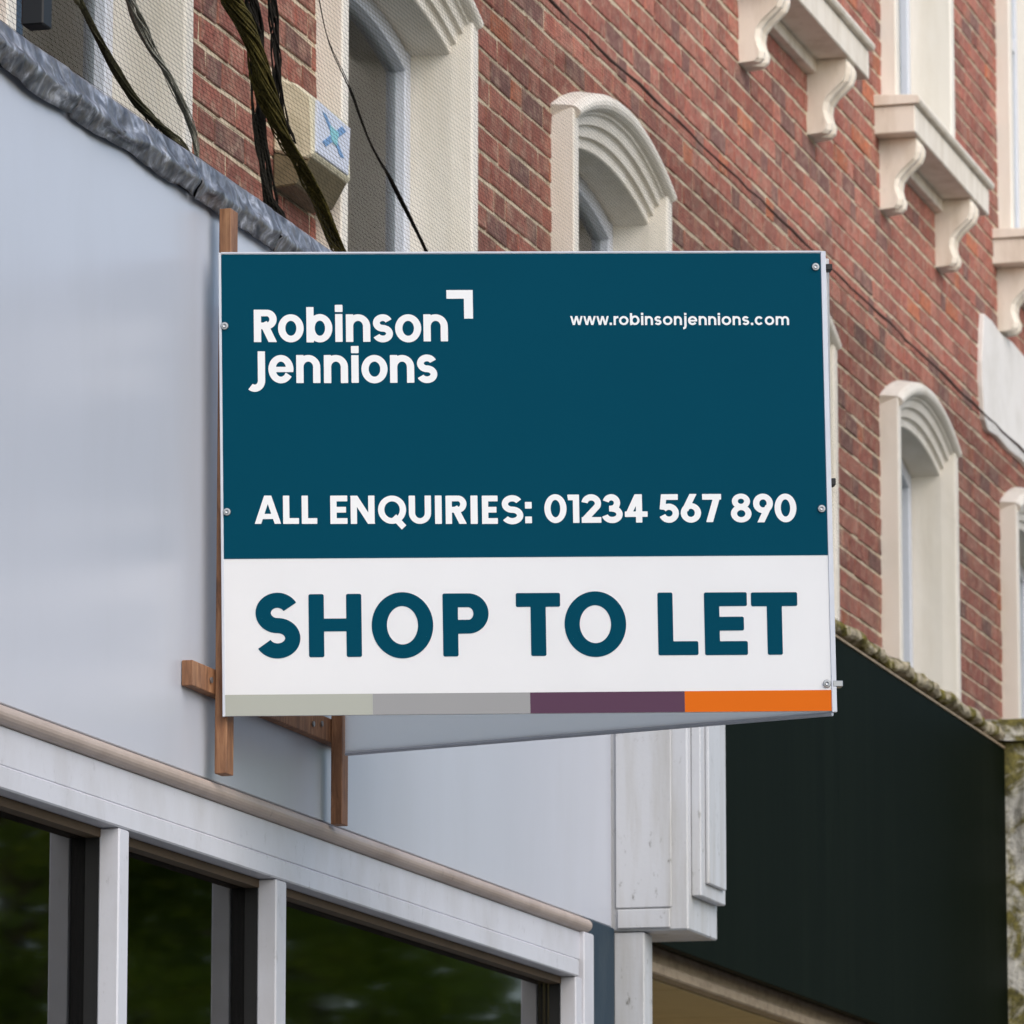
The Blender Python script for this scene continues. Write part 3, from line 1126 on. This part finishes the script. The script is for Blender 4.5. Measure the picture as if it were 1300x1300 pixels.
# ---- lettering: every glyph is drawn as a union of geometric strokes and cut out as a thin sheet
class Gl:
    def __init__(self, X, Y):
        self.X, self.Y = X, Y
        self.d = np.full(X.shape, 1e9)

    def add(self, d):
        self.d = np.minimum(self.d, d)

    def box(self, x0, x1, y0, y1, r=0.0):
        cx, cy, hx, hy = (x0 + x1) / 2, (y0 + y1) / 2, (x1 - x0) / 2 - r, (y1 - y0) / 2 - r
        qx, qy = np.abs(self.X - cx) - hx, np.abs(self.Y - cy) - hy
        return np.hypot(np.maximum(qx, 0), np.maximum(qy, 0)) + np.minimum(np.maximum(qx, qy), 0) - r

    def seg(self, x0, y0, x1, y1, w):
        L = math.hypot(x1 - x0, y1 - y0)
        dx, dy = (x1 - x0) / L, (y1 - y0) / L
        px, py = self.X - x0, self.Y - y0
        t = px * dx + py * dy
        n = np.abs(-px * dy + py * dx)
        return np.maximum(n - w / 2, np.abs(t - L / 2) - L / 2)

    def ell(self, cx, cy, rx, ry):
        x, y = (self.X - cx) / rx, (self.Y - cy) / ry
        k = np.hypot(x, y)
        gr = np.hypot(x / rx, y / ry) + 1e-9
        return k * (k - 1) / gr

    def ring(self, cx, cy, rx, ry, w, wb=None):
        wb = w if wb is None else wb
        return np.maximum(self.ell(cx, cy, rx, ry), -self.ell(cx, cy, rx - w, ry - wb))

    def poly(self, pts, w):
        d = np.full(self.X.shape, 1e9)
        n = len(pts) - 1
        for i in range(n):
            (x0, y0), (x1, y1) = pts[i], pts[i + 1]
            L = math.hypot(x1 - x0, y1 - y0) + 1e-12
            dx, dy = (x1 - x0) / L, (y1 - y0) / L
            px, py = self.X - x0, self.Y - y0
            t = px * dx + py * dy
            tc = np.clip(t, 0, L)
            q = np.hypot(px - tc * dx, py - tc * dy) - w / 2
            if i == 0:
                q = np.maximum(q, -t)
            if i == n - 1:
                q = np.maximum(q, t - L)
            d = np.minimum(d, q)
        for (ex, ey), (ox, oy) in ((pts[0], pts[1]), (pts[-1], pts[-2])):      # square-cut ends
            L = math.hypot(ex - ox, ey - oy)
            t = ((self.X - ex) * (ex - ox) + (self.Y - ey) * (ey - oy)) / L
            near = np.hypot(self.X - ex, self.Y - ey) < w * 0.75
            d = np.where(near, np.maximum(d, t), d)
        return d


def arc(cx, cy, rx, ry, a0, a1, n=30):
    return [(cx + rx * math.cos(R(lerp(a0, a1, i / n))), cy + ry * math.sin(R(lerp(a0, a1, i / n)))) for i in range(n + 1)]


def glyph(ch, x0, x1, y0, y1, w, cell, rnd=0.0):
    """outline of one letter filling the box x0..x1, y0..y1 (metres on the board), stroke width w"""
    pad = cell * 3
    lo = y0 - (0.30 * (y1 - y0) if ch in 'Qj' else 0)
    xs = np.arange(x0 - pad, x1 + pad + cell, cell)
    ys = np.arange(lo - pad, y1 + pad + cell, cell)
    X, Y = np.meshgrid(xs, ys)
    G = Gl(X, Y)
    Wd, H = x1 - x0, y1 - y0
    cx, cy = (x0 + x1) / 2, (y0 + y1) / 2
    ww = w * 0.92                      # horizontal strokes are a little thinner
    if ch in 'oO0Q':
        G.add(G.ring(cx, cy, Wd / 2, H / 2, w, ww))
        if ch == 'Q':
            G.add(G.seg(cx + Wd * 0.06, y0 + H * 0.26, cx + Wd * 0.42, y0 - H * 0.13, w))
    elif ch in 'RP':
        bot = y0 + H * (0.40 if ch == 'R' else 0.36)
        r = (y1 - bot) / 2
        G.add(G.box(x0, x0 + w, y0, y1, rnd))
        xr = x1 - r - (Wd * 0.04 if ch == 'R' else 0)
        G.add(G.box(x0 + w * 0.5, xr, y1 - ww, y1))
        G.add(G.box(x0 + w * 0.5, xr, bot, bot + ww))
        G.add(np.maximum(G.ring(xr, (y1 + bot) / 2, r, r, w, ww), xr - X))
        if ch == 'R':
            G.add(np.maximum(G.seg(x0 + Wd * 0.40, bot + ww, x1 - w * 0.56, y0 - w * 0.3, w * 1.05), y0 - Y))
    elif ch == 'b':
        G.add(G.box(x0, x0 + w, y0, y1))
        hh = H * 0.80
        G.add(G.ring(cx + Wd * 0.02, y0 + hh / 2, Wd * 0.48, hh / 2, w, ww))
    elif ch in 'ij':
        xh = H * 0.75
        dw = w * 0.5
        c = cx if ch == 'i' else x1 - w / 2
        G.add(G.box(c - dw, c + dw, y0 if ch == 'i' else y0 - H * 0.10, y0 + xh))
        G.add(G.box(c - dw * 1.06, c + dw * 1.06, y1 - w * 1.0, y1, w * 0.08))
        if ch == 'j':
            G.add(G.poly(arc(c - w * 0.9, y0 - H * 0.06, w * 0.9, w * 1.05, 0, -100, 10), w))
    elif ch in 'nmr':
        G.add(G.box(x0, x0 + w, y0, y1))
        k = 2 if ch == 'm' else 1
        aw = (Wd - w) / k + w if ch != 'r' else Wd * 1.6
        for q in range(k):
            xa = x0 + q * (aw - w)
            rr = aw / 2
            ry = rr * 1.02
            rg = G.ring(xa + rr, y1 - ry, rr, ry, w, ww)
            if ch == 'r':
                G.add(np.maximum(np.maximum(rg, (y1 - ry) - Y), X - x1))
            else:
                G.add(np.maximum(rg, (y1 - ry) - Y))
                G.add(G.box(xa + aw - w, xa + aw, y0, y1 - ry))
    elif ch in 'sS':
        hw_ = w if ch == 'S' else w * 0.94
        rx, ry = (Wd - hw_) / 2, (H - hw_) / 4
        a0, a1 = (28, -152) if ch == 'S' else (22, -158)
        pts = arc(cx, y1 - hw_ / 2 - ry, rx * 0.94, ry, a0, 270, 44)
        pts += arc(cx, y0 + hw_ / 2 + ry, rx, ry, 90, a1, 44)[1:]
        G.add(G.poly(pts, hw_))
    elif ch == 'e':
        rg = G.ring(cx, cy, Wd / 2, H / 2, w, ww)
        gap = np.maximum(np.maximum(cx - X, Y - (cy - ww * 0.42)), (cy - (X - cx) * 0.72) - Y)
        G.add(np.maximum(rg, -gap))
        G.add(np.maximum(G.box(x0 + w * 0.4, x1 - w * 0.02, cy - ww * 0.45, cy + ww * 0.35), G.ell(cx, cy, Wd / 2, H / 2)))
    elif ch == 'c':
        rg = G.ring(cx, cy, Wd / 2, H / 2, w, ww)
        G.add(np.maximum(rg, -np.maximum(cx - X, np.abs(Y - cy) - (X - cx) * 0.75)))
    elif ch == 'w':
        q = Wd / 4
        for i, (a, c) in enumerate(((0, 1), (1, 2), (2, 3), (3, 4))):
            ya, yb = (y1 + w * 0.2, y0 - w * 0.2) if i % 2 == 0 else (y0 - w * 0.2, y1 + w * 0.2)
            d = G.seg(x0 + w * 0.4 + a * (Wd - w * 0.8) / 4, ya, x0 + w * 0.4 + c * (Wd - w * 0.8) / 4, yb, w * 0.86)
            G.add(np.maximum(d, np.maximum(Y - y1, y0 - Y)))
    elif ch == '.':
        G.add(G.box(cx - w * 0.55, cx + w * 0.55, y0, y0 + w * 1.1, w * 0.2))
    elif ch == ':':
        G.add(G.box(x0, x1, y0, y0 + Wd))
        G.add(G.box(x0, x1, y0 + H * 0.52, y0 + H * 0.52 + Wd))
    elif ch == 'J':
        rr = Wd - w / 2
        yy = y0 + w * 1.55
        G.add(G.box(x1 - w, x1, yy - 0.001, y1))
        G.add(G.poly(arc(x1 - w / 2 - rr * 0.52, yy, rr * 0.52, w * 1.05, 0, -128, 24), w))
    elif ch == 'A':
        G.add(np.maximum(G.seg(x0 + w * 0.36, y0 - w * 0.3, cx - w * 0.02, y1 + w * 0.1, w * 0.96), np.maximum(y0 - Y, Y - y1)))
        G.add(np.maximum(G.seg(x1 - w * 0.36, y0 - w * 0.3, cx + w * 0.02, y1 + w * 0.1, w * 0.96), np.maximum(y0 - Y, Y - y1)))
        G.add(G.box(x0 + Wd * 0.22, x1 - Wd * 0.22, y0 + H * 0.17, y0 + H * 0.17 + ww * 0.9))
    elif ch == 'L':
        G.add(G.box(x0, x0 + w, y0, y1, rnd))
        G.add(G.box(x0, x1, y0, y0 + ww, rnd))
    elif ch == 'E':
        G.add(G.box(x0, x0 + w, y0, y1, rnd))
        for q, k in ((0, 1), (0.5, 0.92), (1, 1)):
            yb = y0 + q * (H - ww)
            G.add(G.box(x0, x0 + Wd * k, yb, yb + ww, rnd))
    elif ch == 'T':
        G.add(G.box(cx - w / 2, cx + w / 2, y0, y1, rnd))
        G.add(G.box(x0, x1, y1 - ww, y1, rnd))
    elif ch == 'H':
        G.add(G.box(x0, x0 + w, y0, y1, rnd))
        G.add(G.box(x1 - w, x1, y0, y1, rnd))
        G.add(G.box(x0 + w * 0.5, x1 - w * 0.5, cy - ww * 0.42, cy + ww * 0.5))
    elif ch == 'N':
        G.add(G.box(x0, x0 + w, y0, y1))
        G.add(G.box(x1 - w, x1, y0, y1))
        G.add(np.maximum(G.seg(x0 + w * 0.35, y1 + w * 0.2, x1 - w * 0.35, y0 - w * 0.2, w * 1.02), np.maximum(y0 - Y, Y - y1)))
    elif ch == 'U':
        ry = Wd * 0.5
        G.add(G.box(x0, x0 + w, y0 + ry, y1))
        G.add(G.box(x1 - w, x1, y0 + ry, y1))
        G.add(np.maximum(G.ring(cx, y0 + ry, Wd / 2, ry, w, ww), Y - (y0 + ry)))
    elif ch == 'I':
        G.add(G.box(x0, x1, y0, y1))
    elif ch == '1':
        G.add(G.box(x1 - w, x1, y0, y1))
        G.add(np.maximum(G.box(x0, x1, y1 - ww * 0.98, y1), x0 + (y1 - Y) * 0.12 - X))
    elif ch == '2':
        rr = Wd / 2 - w / 2
        pts = arc(cx, y1 - w / 2 - rr * 0.92, rr, rr * 0.92, 172, -28, 28)
        pts += [(x0 + w * 0.52, y0 + w * 0.55)]
        G.add(np.maximum(G.poly(pts, w), y0 - Y))
        G.add(G.box(x0, x1, y0, y0 + ww))
    elif ch == '3':
        ry = (H - w) / 4
        pts = arc(cx - Wd * 0.03, y1 - w / 2 - ry, Wd * 0.42 - w / 2, ry, 165, -90, 30)
        G.add(G.poly(pts, w))
        pts = arc(cx - Wd * 0.0, y0 + w / 2 + ry, Wd / 2 - w / 2, ry, 90, -168, 30)
        G.add(G.poly(pts, w))
        G.add(G.box(cx - Wd * 0.14, cx, cy - ww * 0.5, cy + ww * 0.5))
    elif ch == '4':
        xs_ = x1 - Wd * 0.34
        G.add(G.box(xs_ - w * 0.62, xs_ + w * 0.38, y0, y1))
        yb = y0 + H * 0.20
        G.add(G.box(x0, x1, yb, yb + ww * 0.95))
        G.add(np.maximum(G.seg(x0 + w * 0.45, yb + w * 0.1, xs_ - w * 0.1, y1 + w * 0.35, w * 0.95), np.maximum(yb - Y, Y - y1)))
    elif ch == '5':
        G.add(G.box(x0 + Wd * 0.12, x1 - Wd * 0.04, y1 - ww, y1))
        G.add(np.maximum(G.seg(x0 + Wd * 0.12 + w * 0.45, y1, x0 + w * 0.58, y0 + H * 0.46, w * 0.9), Y - y1))
        rr = H * 0.335 - w / 2
        G.add(G.poly(arc(cx, y0 + w / 2 + rr, Wd / 2 - w / 2, rr, 142, -160, 36), w))
    elif ch in '69':
        s = 1 if ch == '6' else -1
        rr = H * 0.34
        yc = y0 + rr if ch == '6' else y1 - rr
        G.add(G.ring(cx, yc, Wd / 2, rr, w, ww))
        yt = y1 if ch == '6' else y0
        lim = np.maximum(Y - y1, y0 - Y)
        G.add(np.maximum(G.seg(cx - s * (Wd / 2 - w * 0.72), yc + s * H * 0.10, cx + s * Wd * 0.16, yt + s * w * 0.25, w * 1.02), lim))
    elif ch == '7':
        G.add(G.box(x0, x1, y1 - ww, y1))
        G.add(np.maximum(G.seg(x1 - w * 0.55, y1, x0 + Wd * 0.36, y0 - w * 0.1, w * 1.05), np.maximum(y0 - Y, Y - y1)))
    elif ch == '8':
        rt = H * 0.265
        rb_ = H * 0.305
        G.add(G.ring(cx, y1 - rt, Wd * 0.44, rt, w * 0.95, ww * 0.88))
        G.add(G.ring(cx, y0 + rb_, Wd * 0.5, rb_, w * 0.98, ww * 0.92))
    return xs, ys, G.d


def fill(xs, ys, D, vs, fs):
    """marching squares: polygons of the area where D < 0"""
    ny, nx = D.shape
    ins = D < 0
    for j in range(ny - 1):
        i = 0
        while i < nx - 1:
            c = (ins[j, i], ins[j, i + 1], ins[j + 1, i + 1], ins[j + 1, i])
            if not any(c):
                i += 1
                continue
            if all(c):
                i0 = i
                while i < nx - 1 and ins[j, i] and ins[j, i + 1] and ins[j + 1, i + 1] and ins[j + 1, i]:
                    i += 1
                b0 = len(vs)
                vs += [(xs[i0], ys[j]), (xs[i], ys[j]), (xs[i], ys[j + 1]), (xs[i0], ys[j + 1])]
                fs.append((b0, b0 + 1, b0 + 2, b0 + 3))
                continue
            P = [(xs[i], ys[j], D[j, i]), (xs[i + 1], ys[j], D[j, i + 1]), (xs[i + 1], ys[j + 1], D[j + 1, i + 1]), (xs[i], ys[j + 1], D[j + 1, i])]
            out = []
            for q in range(4):
                a, b_ = P[q], P[(q + 1) % 4]
                if a[2] < 0:
                    out.append((a[0], a[1]))
                if (a[2] < 0) != (b_[2] < 0):
                    t = a[2] / (a[2] - b_[2])
                    out.append((a[0] + t * (b_[0] - a[0]), a[1] + t * (b_[1] - a[1])))
            b0 = len(vs)
            vs += out
            fs.append(tuple(range(b0, b0 + len(out))))
            i += 1


def lettering(glyphs, w, cell, mat, height, rnd=0.0, name='lettering', label=None):
    vs, fs = [], []
    for (ch, x0, x1, y0, y1) in glyphs:
        if ch == 'bar':
            b0 = len(vs)
            vs += [(x0, y0), (x1, y0), (x1, y1), (x0, y1)]
            fs.append((b0, b0 + 1, b0 + 2, b0 + 3))
            continue
        xs, ys, D = glyph(ch, x0, x1, y0, y1, w, cell, rnd)
        fill(xs, ys, D, vs, fs)
    P = [sp(a, b_, height) for a, b_ in vs]
    c = P[0].copy()
    return raw(name, [tuple(p) for p in P], fs, mat, fp, origin=c, label=label)


mm = lambda L: [(q[0],) + tuple(v / 1000.0 for v in q[1:]) for q in L]
logo = mm([('R', 69.4, 117.3, 754.9, 821.0), ('o', 118.1, 169.4, 754.2, 811.5), ('b', 175.1, 227.1, 754.0, 826.1), ('i', 232.6, 248.1, 754.8, 830.5),
           ('n', 254.5, 303.5, 754.7, 811.0), ('s', 308.2, 349.0, 753.5, 810.9), ('o', 353.6, 406.1, 753.3, 810.7), ('n', 410.7, 459.9, 755.1, 810.5),
           ('J', 57.3, 91.1, 653.7, 736.0), ('e', 97.8, 148.0, 670.8, 728.4), ('n', 153.7, 202.0, 671.1, 728.2), ('n', 209.2, 257.6, 670.8, 728.0),
           ('i', 264.2, 279.3, 671.1, 746.2), ('o', 284.7, 337.1, 670.0, 727.7), ('n', 342.2, 390.8, 670.8, 727.5), ('s', 395.8, 437.2, 670.0, 728.3)])
lettering(logo, 0.0146, 0.0009, 'print_white', 0.0011, label='white company name lettering')
lettering(mm([('bar', 458.0, 511.1, 842.3, 860.0), ('bar', 493.1, 511.1, 801.4, 842.25)]), 0.01, 0.001, 'print_white', 0.0011, name='logo_mark', label='white corner-shaped logo mark')
enq = mm([('A', 67.9, 119.4, 385.9, 442.9), ('L', 124.1, 155.8, 385.5, 442.7), ('L', 161.4, 192.2, 385.3, 442.5), ('E', 218.7, 252.8, 384.9, 442.1),
          ('N', 259.4, 307.3, 384.7, 441.8), ('Q', 314.3, 370.5, 384.4, 441.5), ('U', 376.0, 420.6, 384.0, 441.2), ('I', 428.5, 442.0, 383.7, 441.1),
          ('R', 449.9, 493.6, 383.5, 440.8), ('I', 500.0, 514.1, 383.2, 440.7), ('E', 522.9, 554.5, 383.1, 440.4), ('S', 561.9, 605.7, 382.0, 441.0),
          (':', 609.5, 623.0, 384.0, 441.0), ('0', 648.4, 693.0, 384.0, 442.5), ('1', 695.0, 718.6, 384.0, 441.5), ('2', 723.2, 762.8, 384.0, 442.0),
          ('3', 763.7, 805.9, 383.2, 442.0), ('4', 810.4, 856.2, 384.0, 441.5), ('5', 879.2, 919.5, 383.2, 441.2), ('6', 923.4, 964.2, 383.2, 441.5),
          ('7', 967.1, 1005.4, 384.0, 441.2), ('8', 1024.7, 1066.2, 383.0, 441.5), ('9', 1070.0, 1110.0, 383.0, 441.2), ('0', 1113.3, 1157.4, 382.8, 441.0)])
lettering(enq, 0.0126, 0.0008, 'print_white', 0.0011, label='white telephone enquiries lettering')
shop = mm([('S', 65.2, 156.0, 114.6, 246.9), ('H', 172.9, 278.5, 116.6, 243.5), ('O', 298.6, 421.6, 112.9, 246.2), ('P', 441.0, 532.8, 116.0, 243.0),
           ('T', 587.8, 676.8, 115.6, 242.8), ('O', 685.0, 808.7, 112.7, 245.2), ('L', 872.6, 953.2, 115.1, 241.8), ('E', 966.4, 1052.9, 114.6, 241.4), ('T', 1061.2, 1154.7, 114.4, 240.8)])
lettering(shop, 0.0305, 0.0012, 'print_teal', 0.0006, 0.0035, label='large teal lettering')
# web address, letters spaced by their own widths
wd = {'w': 1.40, '.': 0.30, 'r': 0.55, 'o': 1.06, 'b': 1.06, 'i': 0.27, 'n': 0.90, 's': 0.78, 'j': 0.34, 'e': 1.03, 'c': 0.95, 'm': 1.50}
txt = 'www.robinsonjennions.com'
gapw = {'w': 0.06, 'r': 0.06}
tot = sum(wd[c] + gapw.get(c, 0.17) for c in txt) - 0.17
k = (1.1518 - 0.7075) / tot
x = 0.7075
url = []
for c in txt:
    top = 0.8059 - (x - 0.7) * 0.004
    y0_ = 0.7876 - (x - 0.7) * 0.004
    hgt = 0.0184
    url.append((c, x, x + wd[c] * k, y0_, y0_ + hgt * (1.33 if c == 'b' else 1.36 if c in 'ij' else 1.0)))
    x += (wd[c] + gapw.get(c, 0.17)) * k
lettering(url, 0.0045, 0.00042, 'print_white', 0.0011, label='white web address lettering')

# ------------------------------------------------------------------ netting over the first floor
rn_ = random.Random(21)


def net_pt(x, q):
    """q = 0 at the top cable, 1 at the shop roof edge"""
    z = lerp(5.672, 4.20, q)
    y = lerp(YB - 0.10, C + 0.13, q ** 1.25)
    y += 0.012 * noise.noise(Vector((x * 1.3, q * 3, 0))) * math.sin(q * math.pi)
    zz = 0.010 * noise.noise(Vector((x * 2.1, q * 4, 7))) * math.sin(q * math.pi)
    return x + 0.012 * noise.noise(Vector((x * 1.7, q * 3, 3))) * math.sin(q * math.pi), y, z + zz


nv, nf = [], []


def thread(pts, r):
    b0 = len(nv)
    for p in pts:
        nv.extend([(p[0] - r, p[1], p[2] - r * 0.6), (p[0] + r, p[1], p[2] - r * 0.6), (p[0], p[1] - r, p[2] + r)])
    for i in range(len(pts) - 1):
        a = b0 + 3 * i
        for j in range(3):
            nf.append((a + j, a + (j + 1) % 3, a + 3 + (j + 1) % 3, a + 3 + j))


NX0, NX1 = 9.5, 24.0
nh = 118
for i in range(nh):
    q = (i + 0.5) / nh
    pts = [net_pt(lerp(NX0, NX1, t / 90), q + 0.0025 * noise.noise(Vector((t * 0.7, i * 0.3, 1)))) for t in range(91)]
    thread(pts, 0.00040)
nvx = int((NX1 - NX0) / 0.028)
for i in range(nvx):
    x = lerp(NX0, NX1, (i + 0.5) / nvx)
    thread([net_pt(x, t / 9) for t in range(10)], 0.00030)
raw('bird_netting', nv, nf, 'net_thread', None, origin=(16.5, 3.9, 4.2), label='fine bird netting stretched over the first-floor brickwork and windows', cat='netting')


# bunched, rolled netting hanging in diagonal ropes
def rope(name, pts, rad, mat, strands, label, group=None, twist=9.0, y=3.70, ends=None):
    P = [Vector((p[0] * y / 3.75, y, 1.6 + (p[1] - 1.6) * y / 3.75)) for p in pts]
    up = P[0] - P[1]
    top = Vector((P[0].x - 0.10, YB - 0.11, 5.66))
    P = [top, P[0].lerp(top, 0.55) + Vector((up.x, 0, 0)) * 0.6] + P
    ext = 2.0 / (len(P) - 1)
    fine = []
    n = (len(P) - 1) * 14
    for i in range(n + 1):
        f = i / 14
        a = min(int(f), len(P) - 2)
        t = f - a
        p0, p1, p2, p3 = P[max(a - 1, 0)], P[a], P[a + 1], P[min(a + 2, len(P) - 1)]
        fine.append(0.5 * ((2 * p1) + (p2 - p0) * t + (2 * p0 - 5 * p1 + 4 * p2 - p3) * t * t + (3 * p1 - p0 - 3 * p2 + p3) * t ** 3))
    b = MB()
    rr = random.Random(len(pts) * 17 + strands)
    for s in range(strands):
        ph = rr.uniform(0, 6.28)
        kr = rr.uniform(0.1, 1.0) ** 0.7
        q = []
        rd_ = []
        for i, p in enumerate(fine):
            t = i / n
            r = lerp(rad[0], rad[1], max(0.0, (t - ext) / (1 - ext))) * (1 + 0.3 * noise.noise(Vector((t * 7, 3.3, strands))))
            a = ph + t * twist * (0.7 + 0.6 * kr) + 1.2 * noise.noise(Vector((t * 6, s * 2.3, 0)))
            off = r * kr
            q.append(p + Vector((math.cos(a) * off, math.sin(a) * off * 0.6, 0.25 * off * math.sin(a * 1.7))))
            rd_.append(max(0.0007, r * (1.2 / strands + 0.035) * (1 + 0.6 * noise.noise(Vector((t * 22, s * 4.0, 2))))))
        b.tube(q, rd_, 5)
    return b.build(name, mat, None, smooth=True, label=label, cat='netting', group=group)


rope('netting_roll', [(10.30, 4.535), (10.366, 4.495), (10.509, 4.434), (10.68, 4.376), (10.854, 4.354), (10.966, 4.342), (11.01, 4.31)], (0.006, 0.034), 'net_bundle', 40,
     'thick dark rolled netting slanting in front of the top left window', 'rolled netting', y=3.72)
rope('netting_roll', [(10.56, 4.64), (10.673, 4.573), (10.799, 4.505), (10.927, 4.468), (11.084, 4.395), (11.12, 4.33)], (0.030, 0.008), 'net_grey', 26,
     'thin greyish rolled netting near the brick edge of the top left window', 'rolled netting', y=3.74)
rope('netting_roll', [(11.27, 4.80), (11.325, 4.739), (11.469, 4.687), (11.567, 4.604), (11.682, 4.533), (11.858, 4.483), (11.977, 4.436), (12.142, 4.349), (12.19, 4.31)], (0.046, 0.020), 'net_moss', 44,
     'mossy olive rolled netting sweeping under the alarm box', 'rolled netting', 14.0, y=3.75)
rope('netting_roll', [(11.60, 4.87), (11.618, 4.814), (11.637, 4.746), (11.662, 4.663), (11.69, 4.588), (11.76, 4.52)], (0.016, 0.020), 'net_black', 16,
     'black twisted netting hanging down the bricks left of the alarm box', 'rolled netting', y=3.77)
rope('netting_roll', [(11.43, 4.83), (11.467, 4.775), (11.514, 4.68), (11.54, 4.527), (11.60, 4.39), (11.67, 4.325)], (0.024, 0.030), 'net_black', 16,
     'dark clump of netting hanging straight down to the lead flashing', 'rolled netting', y=3.79)
rope('netting_roll', [(11.93, 4.96), (11.968, 4.902), (12.049, 4.821), (12.216, 4.75), (12.375, 4.664), (12.569, 4.604), (12.85, 4.496), (12.95, 4.44)], (0.0014, 0.0095), 'net_black', 8,
     'thin black netting rope slanting across the cream arched window', 'rolled netting', y=3.73)

# black bracket at the top left corner
bk = thing('wall_bracket', (9.95, 3.70, 4.33), 'black metal wall bracket at the top left corner', 'bracket')
k = 3.70 / 3.75
xb0, xb1 = 10.035 * k, 10.06 * k
MB().box(9.905, 9.955, 3.655, 3.70, 4.325, 4.60, 0.003).build('arm', 'black_plastic', bk)
MB().box(9.898, 9.9045, 3.650, 3.705, 4.40, 4.62, 0.001).build('plate', 'black_plastic', bk)


# ------------------------------------------------------------------ street trees across the road (seen mirrored in the shop glass)
def tree(x, y, h, r, seed, label):
    rt = random.Random(seed)
    t = thing('tree', (x, y, 0.0), label, 'tree', 'street trees mirrored in the shop window')
    b = MB()
    b.tube([(x, y, -0.1), (x + 0.05, y, h * 0.2), (x - 0.05, y + 0.1, h * 0.45), (x, y, h * 0.75)], [0.24, 0.2, 0.15, 0.06], 10)
    for i in range(9):
        a = rt.uniform(0, 6.28)
        z0 = h * rt.uniform(0.32, 0.6)
        L = r * rt.uniform(0.6, 0.9)
        b.tube([(x, y, z0), (x + math.cos(a) * L * 0.5, y + math.sin(a) * L * 0.5, z0 + L * 0.4), (x + math.cos(a) * L, y + math.sin(a) * L, z0 + L * 0.9)], [0.08, 0.05, 0.02], 6)
    b.build('trunk', 'bark', t, smooth=True)
    vs, fs, tn = [], [], []
    blobs = []
    for i in range(46):
        a, e = rt.uniform(0, 6.28), rt.uniform(-0.9, 1.0)
        q = rt.uniform(0.45, 1.0)
        blobs.append((Vector((x + math.cos(a) * r * q * math.sqrt(max(0, 1 - e * e * 0.7)), y + math.sin(a) * r * q * math.sqrt(max(0, 1 - e * e * 0.7)), h * 0.62 + e * h * 0.36)), rt.uniform(0.5, 1.0), rt.random()))
    for c, rb, tone in blobs:
        for i in range(330):
            d = Vector((rt.gauss(0, 1), rt.gauss(0, 1), rt.gauss(0, 1))).normalized() * rb * rt.random() ** 0.4
            p = c + d
            s = rt.uniform(0.06, 0.12)
            u = Vector((rt.uniform(-1, 1), rt.uniform(-1, 1), rt.uniform(-1, 1))).normalized()
            v = u.cross(Vector((rt.uniform(-1, 1), rt.uniform(-1, 1), rt.uniform(-1, 1)))).normalized()
            b0 = len(vs)
            vs += [tuple(p - u * s), tuple(p + v * s * 0.5), tuple(p + u * s), tuple(p - v * s * 0.5)]
            fs.append((b0, b0 + 1, b0 + 2, b0 + 3))
            tn.append(min(1, max(0, 0.9 * tone ** 2 + 0.25 * rt.random())))
    o = raw('crown', vs, fs, 'leaf', t, origin=(x, y, h * 0.3))
    a_ = o.data.attributes.new('tone', 'FLOAT', 'FACE')
    a_.data.foreach_set('value', np.array(tn, dtype=np.float32))


tree(37.0, -7.8, 9.5, 3.2, 1, 'leafy street tree reflected in the left window pane, nearest of the row')
tree(42.5, -8.6, 11.0, 3.6, 2, 'tall leafy street tree reflected in the middle window pane')
tree(48.5, -9.2, 10.5, 3.6, 3, 'leafy street tree reflected in the right window pane')
tree(55.0, -10.0, 12.0, 4.0, 4, 'leafy street tree farthest along the row across the road')

S.render.resolution_x = 1024
S.render.resolution_y = 1024
